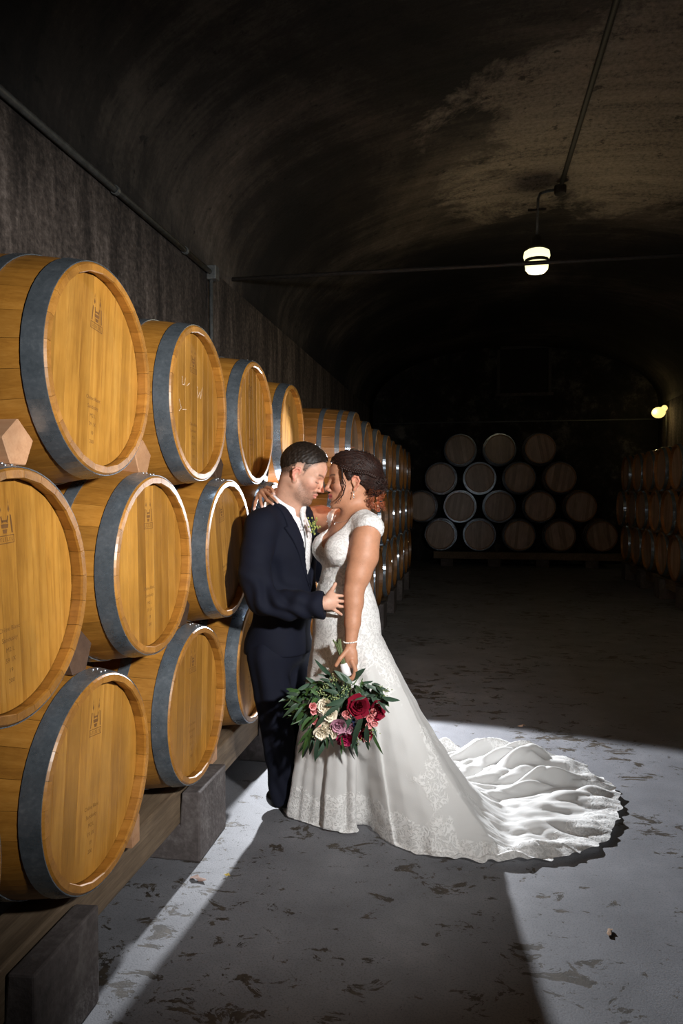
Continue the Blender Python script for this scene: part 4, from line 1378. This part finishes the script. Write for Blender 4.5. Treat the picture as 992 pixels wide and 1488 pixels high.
hs = ob('hair_strands', mk_np('hair_strands', T, np.arange(len(T)).reshape(-1, 3), M['hair_m'], False), groom); tag(hs, kind='stuff')

# trousers
FT = Field()
FT.ell(K(405, 940, 3.3), (.128, .160, .12), GRot, .03)
FT.chain([K(391, 955, 3.21), K(398, 1010, 3.205), K(404, 1070, 3.22), K(407, 1120, 3.25), K(407, 1160, 3.27)], [.094, .083, .068, .058, .056], .035)
FT.chain([K(424, 955, 3.37), K(430, 1010, 3.37), K(432, 1060, 3.37), K(431, 1148, 3.37)], [.092, .082, .070, .058], .03)
zt = K(403, 905, 3.3)[2]
FT.fn(lambda P: P[..., 2] - zt, GC, 99, .004, 2)
FT.fn(lambda P: .045 - P[..., 2] + .01 * np.sin(P[..., 0] * 30), GC, 99, .004, 2)
V, Q = surface(FT, axis_grid([(-.50, -.04, .006)]), axis_grid([(3.03, 3.53, .006)]), axis_grid([(.02, 1.0, .007)]))
N_ = vnormals(V, Q)
crease = .004 * np.sin(V[:, 2] * 46 + 5 * np.sin(V[:, 0] * 22)) * np.clip((.45 - V[:, 2]) / .3, 0, 1) + .005 * np.sin((V @ gf) * 70 + V[:, 2] * 9) * np.clip((.95 - V[:, 2]) / .3, 0, 1)
V = V + N_ * crease[:, None]
ob('trousers', mk_np('trousers', V - GR0, Q, M['suit'], True), groom)
# shoes
for i, (px, py, h) in enumerate(((404, 1176, 3.28), (424, 1160, 3.40))):
    fr, fh = FL(px, py); FS = Field()
    base = np.array([fr, fh, 0.0]); fwd = nrm(np.array([1, .12, 0]))
    FS.cap(base + bz * .045, base + fwd * .16 + bz * .032, .040, .034, .02, flat=(bz, 1.15))
    FS.cap(base - fwd * .02 + bz * .06, base + fwd * .05 + bz * .065, .036, .030, .02)
    FS.fn(lambda P: .002 - P[..., 2], base, 99, .003, 2)
    V, Q = surface(FS, axis_grid([(fr - .12, fr + .30, .005)]), axis_grid([(fh - .22, fh + .12, .005)]), axis_grid([(-.02, .14, .005)]))
    ob('shoe', mk_np('shoe', V - GR0, Q, M['shoe'], True), groom)

# shirt: chest, collar
FSh = Field()
FSh.ell(GC, (.120, .165, .19), GRot, .03)
FSh.ell(K(410, 870, 3.3), (.112, .15, .2), GRot, .03)
FSh.cap(shN, shF, .050, .050, .03)
FSh.cap(K(413, 748, 3.30), K(418, 735, 3.29), .080, .070, .02)
FSh.fn(lambda P: K(410, 862, 3.3)[2] - P[..., 2], GC, 99, .004, 2)
V, Q = surface(FSh, axis_grid([(-.50, -.05, .006)]), axis_grid([(3.02, 3.56, .006)]), axis_grid([(.80, 1.46, .006)]))
sh = ob('shirt', mk_np('shirt', V - GR0, Q, M['shirt'], True), groom)
# standing collar, tilted down towards the throat
ca, cbm = K(412, 742, 3.295), K(424, 712, 3.275); cax = nrm(cbm - ca)
cf = nrm(gf - cax * np.dot(gf, cax)); cl = np.cross(cax, cf)
def ring(name, r0, r1, z0, z1, mat, parent, gap=0.0, front_drop=0.0, th=.004):
    vs = []; n = 64
    prof = [(r0, z0), (r1, z1), (r1 + th, z1 - .001), (r0 + th * 1.8, z0)]
    for k in range(n + 1):
        a = gap + (2 * PI - 2 * gap) * k / n
        dr = front_drop * (0.5 + 0.5 * math.cos(a)) ** 2
        for r, z in prof: vs.append(ca + cf * (r * math.cos(a) * 1.04) + cl * (r * math.sin(a)) + cax * (z - dr))
    f = [(k * 4 + i, k * 4 + (i + 1) % 4, (k + 1) * 4 + (i + 1) % 4, (k + 1) * 4 + i) for k in range(n) for i in range(4)]
    f += [(0, 3, 2, 1), (n * 4, n * 4 + 1, n * 4 + 2, n * 4 + 3)]
    return ob(name, mk(name, [v - GR0 for v in vs], f, mat, True), parent)
ring('collar', .078, .071, .000, .062, M['shirt'], sh, .10, .018)
ring('collar_fold', .086, .074, .010, .064, M['shirt'], sh, .12, .022, .003)

# jacket
FJ = Field()
FJ.ell(GC, (.132, .180, .20), GRot, .03)
FJ.ell(K(415, 862, 3.3), (.136, .165, .20), GRot, .05)
FJ.ell(K(405, 945, 3.3), (.150, .175, .22), GRot, .06)
FJ.cap(shN, shF, .064, .064, .04)
FJ.cap(K(413, 745, 3.31), shN, .070, .060, .03); FJ.cap(K(413, 745, 3.31), shF, .070, .060, .03)
FJ.chain([K(379, 768, 3.145), K(372, 800, 3.10), K(370, 835, 3.065), K(382, 872, 3.035)], [.072, .070, .068, .064], .03)
FJ.chain([K(382, 872, 3.035), K(425, 880, 3.0), K(484, 879, 2.985)], [.064, .060, .057], .02)
FJ.chain([shF, K(470, 830, 3.50), K(500, 860, 3.475)], [.066, .060, .052], .03)
zh = K(400, 952, 3.2)[2]; zcol = K(401, 716, 3.3)[2]
FJ.fn(lambda P: zh - P[..., 2], GC, 99, .006, 2)
cuff = K(471, 879, 2.985); cdir = nrm(K(484, 879, 2.985) - K(425, 880, 3.0))
def cuff_cut(P):
    q = P - cuff; ax = q @ cdir; rad = np.linalg.norm(q - ax[..., None] * cdir, axis=-1)
    return np.maximum(ax, 0) * (rad < .16) - .0005 - 1.0 * ((rad >= .16) | (ax < -.2)) * .02
FJ.fn(lambda P: np.where(np.linalg.norm(P - cuff, axis=-1) < .13, (P - cuff) @ cdir, -.05), GC, 99, .002, 2)
zb0 = K(459, 852, 3.2)[2]; zb1 = K(405, 720, 3.28)[2]
def vw(z): return .006 + .082 * np.clip((z - zb0) / (zb1 - zb0), 0, 1) ** .85
def vcut(P):
    q = P - GC; f = q @ gf; l = q @ gl; z = P[..., 2]
    w = vw(z)
    lim = np.where(z > zb0, w, -.02)
    return np.maximum((np.abs(l) - lim) * .9, .015 - f + np.clip(z - K(405, 745, 3.28)[2], 0, 1) * 1.0)
FJ.fn(vcut, GC, 99, .003, 1)
FJ.cap(nb_ - bz * .02, K(424, 708, 3.275), .076, .080, .004, 1)
V, Q = surface(FJ, axis_grid([(-.58, .10, .0055)]), axis_grid([(2.90, 3.60, .0055)]), axis_grid([(.68, 1.52, .0055)]))
N_ = vnormals(V, Q)
el = K(395, 868, 3.0); de = np.linalg.norm((V - el) * np.array([1, .6, 1.1]), axis=1)
ww = np.exp(-(de / .12) ** 2)
d1 = nrm(np.array([.75, 0, .65])); d2 = nrm(np.array([.5, .2, -.8]))
wr_ = .0085 * np.sin((V @ d1) * 95 + 2.2 * np.sin((V @ d2) * 30)) * ww
ff = K(440, 875, 2.96); wf = np.exp(-(np.linalg.norm((V - ff) * np.array([.8, .6, 1.2]), axis=1) / .10) ** 2)
wr_ += .0065 * np.sin((V @ nrm(np.array([.9, 0, .25]))) * 80 + 1.5 * np.sin(V[:, 2] * 40)) * wf
wr_ += .003 * np.sin((V @ nrm(np.array([.8, -.3, .5]))) * 34 + V[:, 2] * 12)
V = V + N_ * wr_[:, None]
jk = ob('jacket', mk_np('jacket', V - GR0, Q, M['suit'], True), groom); tag(jk, 'navy single breasted jacket')
# lapels and jacket collar
FJl = Field(); FJl.p = FJ.p[:-2]
def off_lapel(side):
    z1, z2 = K(420, 765, 3.2)[2], K(401, 712, 3.3)[2]
    def fn(P):
        q = P - GC; f = q @ gf; l = (q @ gl) * side; z = P[..., 2]
        w0 = vw(z) - .002
        lw = np.interp(z, [zb0 - .03, zb0, z1 - .012, z1 - .002, z1 + .002, z2 + .03], [.0, .004, .062, .068, .048, .030])
        reg = np.maximum(np.maximum((w0 - l), (l - (w0 + lw))) * .9, np.maximum(zb0 - .02 - z, -f - .005))
        return np.maximum(FJl(P) - .0065, reg)
    return fn
for side in (-1, 1):
    FLp = Field(); FLp.fn(off_lapel(side), GC, 99, .002)
    FLp.cap(nb_ - bz * .02, K(424, 708, 3.275), .079, .083, .004, 1)
    V, Q = surface(FLp, axis_grid([(-.42, -.06, .0045)]), axis_grid([(3.02, 3.48, .0045)]), axis_grid([(1.0, 1.52, .0045)]))
    ob('lapel', mk_np('lapel', V - GR0, Q, M['suit'], True), jk)
# buttons on the cuff
for i in range(3):
    p = K(466 - i * 6, 896, 2.945)
    MB().ball((0, 0, 0), (.006, .003, .006), 10, 5).build('cuff_button', M['shoe'], jk, True, loc=p - GR0 + np.array([0, .012, 0]))
# shirt cuff
b = MB(); pts = [cuff - cdir * .02, cuff - cdir * .004]
b.tube([p - GR0 for p in pts], [.036, .036], 20, True); b.build('shirt_cuff', M['shirt'], groom, True)

# tie: knot and blade down the chest
tp = []
for k in range(24):
    s_ = k / 23; z = np.interp(s_, [0, 1], [K(437, 742, 3.2)[2], K(456, 845, 3.2)[2]])
    f0 = .30
    P = np.array([GC + gf * f0 + bz * (z - GC[2])])
    for _ in range(40):
        d = FSh(P)[0]
        if d < .008: break
        P = P - gf * max(d - .0075, .001) * .8
    tp.append(P[0])
tp = np.array(tp)
for i in range(3): tp[1:-1] = (tp[:-2] + tp[1:-1] * 2 + tp[2:]) / 4
v = []; f = []
for k, p in enumerate(tp):
    w = np.interp(k / 23, [0, .08, .14, 1], [.020, .017, .019, .042]); t_ = .012 if k < 3 else .005
    for a, b_ in ((-1, 0), (-.6, 1), (0, 1.25), (.6, 1), (1, 0), (0, -.6)): v.append(p + gl * a * w + gf * b_ * t_ - GR0)
for k in range(len(tp) - 1):
    for i in range(6): f.append((k * 6 + i, k * 6 + (i + 1) % 6, (k + 1) * 6 + (i + 1) % 6, (k + 1) * 6 + i))
ob('tie', mk('tie', v, f, M['tie'], True), groom)
kn = Field(); kp = tp[0]
kn.cap(kp + bz * .012, kp - bz * .022, .021, .014, .01)
V, Q = surface(kn, axis_grid([(kp[0] - .05, kp[0] + .05, .004)]), axis_grid([(kp[1] - .05, kp[1] + .05, .004)]), axis_grid([(kp[2] - .06, kp[2] + .05, .004)]))
ob('tie_knot', mk_np('tie_knot', V - GR0, Q, M['tie'], True), groom)

# boutonniere on the far lapel
M['sprig'] = plain('sprig_green', (.10, .16, .045), 0.6)
M['bud'] = plain('yellow_green_bud', (.30, .32, .08), 0.6)
bo = empty('boutonniere'); bo.parent = groom
B0 = K(455.5, 768, 3.155); bo.location = B0 - GR0
rs = np.random.RandomState(8)
for k in range(22):
    a = rs.uniform(-.5, .5); d = np.array([math.sin(a) * .9, rs.uniform(-.5, .1), math.cos(a)]); d = nrm(d); l_ = rs.uniform(.020, .048)
    MB().tube([(0, 0, -.03), d * l_ * .5, d * l_], [.0014, .0012, .0004], 4).build('sprig', M['sprig'], bo)
bd = MB().ball((0, 0, 0), (.0042, .0042, .005), 6, 4).mesh('bud', M['bud'], True)
for k in range(26):
    p = rs.normal(0, 1, 3) * np.array([.011, .007, .016]) + np.array([0, -.006, .006]); ob('bud', bd, bo, p)
# ------------------------------------------------------------------ bouquet
def leaf_mat(name, c):
    m = NT(name); v = m.coord(rnd=5.0); n = m.noise(v, 40, 3)
    oi = m.n('ShaderNodeObjectInfo')
    base = m.mix(1.0, m.ramp(n, [(.3, tuple(x * .75 for x in c)), (.7, tuple(x * 1.2 for x in c))]), m.ramp(oi.outputs['Random'], [(0, .62), (1, 1.2)]), 'MULTIPLY')
    m.set(Base_Color=base, Roughness=0.5); return m.m
M['leaf'] = leaf_mat('eucalyptus_leaf', (.034, .070, .042)); M['leaf2'] = leaf_mat('grass_green_leaf', (.032, .080, .018))
M['stem'] = plain('cut_stem', (.10, .13, .05), 0.6)
M['seed'] = plain('seed_green', (.24, .30, .12), 0.6)
for nm, c in (('red', (.22, .004, .022)), ('crimson', (.34, .008, .07)), ('cream', (.86, .76, .62)), ('pink', (.80, .34, .34)), ('mauve', (.52, .27, .36)), ('blue', (.03, .04, .12))):
    M['pet_' + nm] = plain('petal_' + nm, c, 0.55, 0.0, 0.22, 60)
BQ = np.array(list(K(500, 1030, 2.93)))
bq = empty('bouquet', RH(BQ[0], BQ[1], 0), YAW); bq.location = RH(BQ[0], BQ[1], BQ[2])
tag(bq, 'bouquet of red, pink and cream flowers with trailing eucalyptus in the bride\'s hand', 'bouquet')
rs = np.random.RandomState(21); rg = random.Random(21)
def L3(px, py, h): return K(px, py, h) - BQ
# stems and ribbon wrap
for k in range(13):
    a = rs.uniform(0, 6.28); r_ = .013 * math.sqrt(rs.rand())
    top = L3(486 + rs.uniform(-4, 9), 931 + rs.uniform(-3, 7), 2.945 + rs.uniform(-.012, .012))
    mid = L3(502, 972, 2.955) + np.array([math.cos(a) * r_, math.sin(a) * r_, 0]); end = L3(505, 1005, 2.95) + rs.normal(0, .012, 3)
    MB().tube([top, mid, end], rs.uniform(.0022, .0034), 6).build('stem', M['stem'], bq, True)
M['ribbon'] = fabric('white_ribbon', (.80, .79, .82), 0.5, 0.2, 300, 0.1, 0.04)
MB().tube([L3(499, 964, 2.953), L3(501, 971, 2.952), L3(504, 982, 2.950)], [.0165, .0185, .020], 16).build('ribbon_wrap', M['ribbon'], bq, True)

def petal_mesh(name, mat, w=1.0, cup=.45, curl=.25):
    v = []; f = []; nu_, nv = 6, 5
    for i in range(nu_):
        u = i / (nu_ - 1)
        wd = w * (.28 + .72 * math.sin(PI * min(u * .62 + .05, 1))) * .5
        for j in range(nv):
            s_ = (j / (nv - 1) - .5) * 2
            x = s_ * wd; y = u; z = cup * u * u * .9 - curl * max(0, u - .75) ** 2 * 6 + .22 * s_ * s_ * wd
            v.append((x, y * (1 - .08 * s_ * s_ * u), z))
    for i in range(nu_ - 1):
        for j in range(nv - 1): f.append((i * nv + j, i * nv + j + 1, (i + 1) * nv + j + 1, (i + 1) * nv + j))
    return mk(name, v, f, mat, True)
pet = {n: petal_mesh('petal', M['pet_' + n], 1.05, .55, .22) for n in ('red', 'crimson', 'cream', 'pink', 'mauve', 'blue')}
def flower(kind, px, py, h, r, face, layers=((5, .25, 1.15), (6, .60, .85), (7, 1.0, .5), (8, 1.15, .15))):
    """petals as pieces; face = direction the bloom looks at"""
    e = empty({'red': 'peony', 'crimson': 'peony', 'cream': 'rose', 'pink': 'spray_rose', 'mauve': 'rose', 'blue': 'thistle'}[kind]); e.parent = bq
    e.location = L3(px, py, h); e.rotation_euler = Vector(face).to_track_quat('Z', 'Y').to_euler()
    for li, (n, sz, tilt) in enumerate(layers):
        for k in range(n):
            p = ob('petal', pet[kind], e)
            s_ = r * .9 * (.42 + .58 * sz) * rg.uniform(.92, 1.08)
            p.scale = (s_ * 1.1, s_, s_)
            p.rotation_euler = (tilt + rg.uniform(-.1, .1), 0, 2 * PI * (k + .5 * li) / n + rg.uniform(-.15, .15))
            p.location = (0, 0, -.10 * r * li)
    return e
FR = (0.05, -1, .12)
flower('red', 520, 1026, 2.865, .050, (.12, -1, .25)); flower('red', 546, 1032, 2.885, .043, (.65, -1, .1))
flower('crimson', 501, 1072, 2.875, .038, (-.05, -1, -.45)); flower('red', 530, 1066, 2.885, .034, (.2, -1, -.3))
for p in ((472, 1026), (479, 1037), (473, 1058), (482, 1062), (466, 1064)): flower('cream', p[0], p[1], 2.872 + rs.uniform(-.01, .012), .033, (rs.normal(-.1, .3), -1, rs.normal(0, .25)))
flower('mauve', 491, 1054, 2.862, .036, (.0, -1, -.1)); flower('mauve', 505, 1058, 2.876, .030, (.2, -1, -.2))
for p in ((502, 1036), (509, 1031), (507, 1041), (537, 1043), (544, 1049), (536, 1052), (531, 1036), (457, 1047), (461, 1052), (454, 1026), (540, 1035), (533, 1072), (455, 1033)):
    flower('pink', p[0], p[1], 2.868 + rs.uniform(-.008, .012), .021, (rs.normal(.1, .35), -1, rs.normal(0, .3)), ((5, .3, 1.1), (6, .7, .75), (6, 1.0, .35)))
for p in ((513, 1046), (515, 1052)): flower('blue', p[0], p[1], 2.872, .016, (.1, -1, .0), ((8, .6, 1.2), (9, 1.0, .8)))
# leaves
def leaf_mesh(name, mat, w, bend):
    v = []; f = []; n = 9
    for i in range(n):
        u = i / (n - 1); wd = w * math.sin(PI * u ** .8) ** .8 * .5 + .004
        z = -bend * u * u
        v += [(-wd, u, z + .10 * wd), (0, u, z - .12 * wd), (wd, u, z + .10 * wd)]
    for i in range(n - 1):
        a = i * 3; f += [(a, a + 1, a + 4, a + 3), (a + 1, a + 2, a + 5, a + 4)]
    return mk(name, v, f, mat, True)
lv = [leaf_mesh('leaf', M['leaf'], .28, .25), leaf_mesh('leaf', M['leaf'], .17, .30), leaf_mesh('leaf', M['leaf2'], .34, .15), leaf_mesh('leaf', M['leaf2'], .12, .35)]
def leaf(i, p0, p1, h0, h1, roll=None, wide=1.0):
    a, b_ = L3(p0[0], p0[1], h0), L3(p1[0], p1[1], h1)
    d = b_ - a; ln_ = np.linalg.norm(d); y = d / ln_
    n0 = np.array([rs.normal(0, .35), -1, .35 + rs.normal(0, .3)]) if roll is None else np.array(roll, float)
    z = n0 - y * np.dot(n0, y); z /= np.linalg.norm(z); x = np.cross(y, z)
    o = ob('leaf', lv[i], bq)
    m = Matrix(((x[0] * wide, y[0], z[0], 0), (x[1] * wide, y[1], z[1], 0), (x[2] * wide, y[2], z[2], 0), (0, 0, 0, 1)))
    o.matrix_basis = Matrix.Translation(Vector(a)) @ m @ Matrix.Scale(ln_, 4)
big = [  # the leaves one can pick out, tip and root in pixels
    (0, (482, 976), (506, 990)), (0, (488, 974), (512, 994)), (0, (471, 1000), (492, 1008)), (0, (486, 993), (497, 1005)), (0, (474, 1028), (501, 1016)), (1, (466, 1043), (500, 1018)),
    (1, (486, 1082), (512, 1040)), (1, (506, 1088), (527, 1040)), (1, (531, 1094), (533, 1052)), (1, (512, 1020), (532, 1012)), (0, (531, 1012), (546, 1010)),
    (0, (580, 1020), (556, 1014)), (0, (545, 996), (556, 1006)), (1, (535, 992), (558, 1010)), (1, (565, 1032), (548, 1018)), (0, (456, 1058), (472, 1040)),
    (1, (407, 1040), (436, 1022)), (0, (416, 1006), (434, 1010)), (2, (424, 1018), (432, 1010)), (2, (444, 1010), (448, 1000)), (1, (425, 1046), (440, 1026)), (2, (430, 1050), (440, 1034)),
    (3, (432, 1100), (450, 1066)), (3, (441, 1096), (452, 1060)), (1, (456, 1110), (462, 1072)), (1, (459, 1104), (476, 1072)), (3, (430, 1082), (452, 1058)), (3, (442, 1062), (462, 1040)),
    (3, (477, 1090), (474, 1070)), (3, (499, 1098), (496, 1070)), (1, (484, 1088), (478, 1066)), (3, (520, 986), (512, 996)), (3, (527, 984), (522, 1000)), (1, (566, 1036), (552, 1024)),
    (0, (464, 985), (480, 990)), (2, (452, 1002), (462, 1010)), (0, (470, 990), (486, 998)), (3, (412, 1028), (436, 1030))]
for i, tipp, root in big: leaf(i, root, tipp, 2.850 + rs.uniform(-.02, .01), 2.838 + rs.uniform(-.025, .015))
for k in range(95):   # the mass of foliage behind and above the blooms
    a = rs.uniform(0, 2 * PI); rr = math.sqrt(rs.rand())
    cx, cy = 490 + rr * 56 * math.cos(a), 1022 + rr * 40 * math.sin(a)
    dx, dy = (cx - 500) / 60 + rs.normal(0, .3), (cy - 985) / 60 + rs.normal(0, .25); l_ = math.hypot(dx, dy) + 1e-3; ll = rs.uniform(12, 30)
    leaf(rs.randint(0, 4), (cx, cy), (cx + dx / l_ * ll, cy + dy / l_ * ll), 2.905 + rs.uniform(-.022, .05), 2.90 + rs.uniform(-.03, .05))
for k in range(30):   # looser sprays towards the groom
    cx, cy = rs.uniform(424, 462), rs.uniform(1002, 1046)
    leaf(rs.choice([1, 2, 3]), (cx, cy), (cx - rs.uniform(4, 20), cy + rs.uniform(-9, 16)), 2.90 + rs.uniform(-.03, .04), 2.89 + rs.uniform(-.03, .04))
for k in range(80):   # dense greenery between hand and blooms
    cx, cy = rs.uniform(452, 552), rs.uniform(988, 1016)
    leaf(rs.choice([0, 1, 2]), (cx, cy), (cx + (cx - 502) * .30 + rs.normal(0, 7), cy + rs.uniform(2, 24)), 2.900 + rs.uniform(-.02, .03), 2.880 + rs.uniform(-.02, .03), wide=1.3)
for k in range(34):   # drooping blades below the blooms
    cx, cy = rs.uniform(440, 540), rs.uniform(1052, 1074)
    leaf(rs.choice([1, 3]), (cx, cy), (cx + (cx - 492) * .22 + rs.normal(0, 4), cy + rs.uniform(18, 36)), 2.885 + rs.uniform(-.02, .03), 2.885 + rs.uniform(-.02, .03))
# seed clusters
for (px, py, n) in ((474, 996, 34), (487, 985, 26), (500, 1003, 30), (466, 1006, 26), (477, 1012, 24), (557, 1005, 22), (461, 1068, 14), (541, 1062, 18), (521, 1074, 14), (490, 1012, 24)):
    b = MB()
    for k in range(n):
        q = L3(px, py, 2.868) + rs.normal(0, 1, 3) * np.array([.011, .008, .011])
        b.ball(q, rs.uniform(.0022, .0034), 6, 4)
    o = b.build('seed_cluster', M['seed'], bq, True); tag(o, kind='stuff')

# ------------------------------------------------------------------ fallen leaves and scraps on the floor
def scrap(px, py, c, size, label, nm='dry_leaf', cat='leaf'):
    r, h = FL(px, py); n = 12; v = [(0, 0, .012)]; q = np.random.RandomState(int(px))
    for k in range(n):
        a = 2 * PI * k / n; rr = size * (1 + .35 * math.cos(a * 2)) * q.uniform(.7, 1.1)
        v.append((math.cos(a) * rr, math.sin(a) * rr * .6, .004 + .010 * abs(math.sin(a * 1.5)) * q.rand()))
    o = ob(nm, mk(nm, v, [(0, 1 + k, 1 + (k + 1) % n) for k in range(n)], plain(nm + '_tone', c, .8), True), None, RH(r, h, 0), (0, 0, q.uniform(0, 3)))
    tag(o, label, cat)
scrap(757, 1056, (.62, .42, .30), .026, 'pale curled dry leaf on the grey floor behind the train')
scrap(288, 1279, (.22, .14, .11), .030, 'brown leaf on the bright strip of floor beside the concrete block')
scrap(886, 1356, (.25, .16, .10), .020, 'small brown leaf lying alone on bare floor in front of the train')
scrap(330, 1274, (.45, .34, .08), .010, 'tiny yellow leaf on the floor in front of the groom')
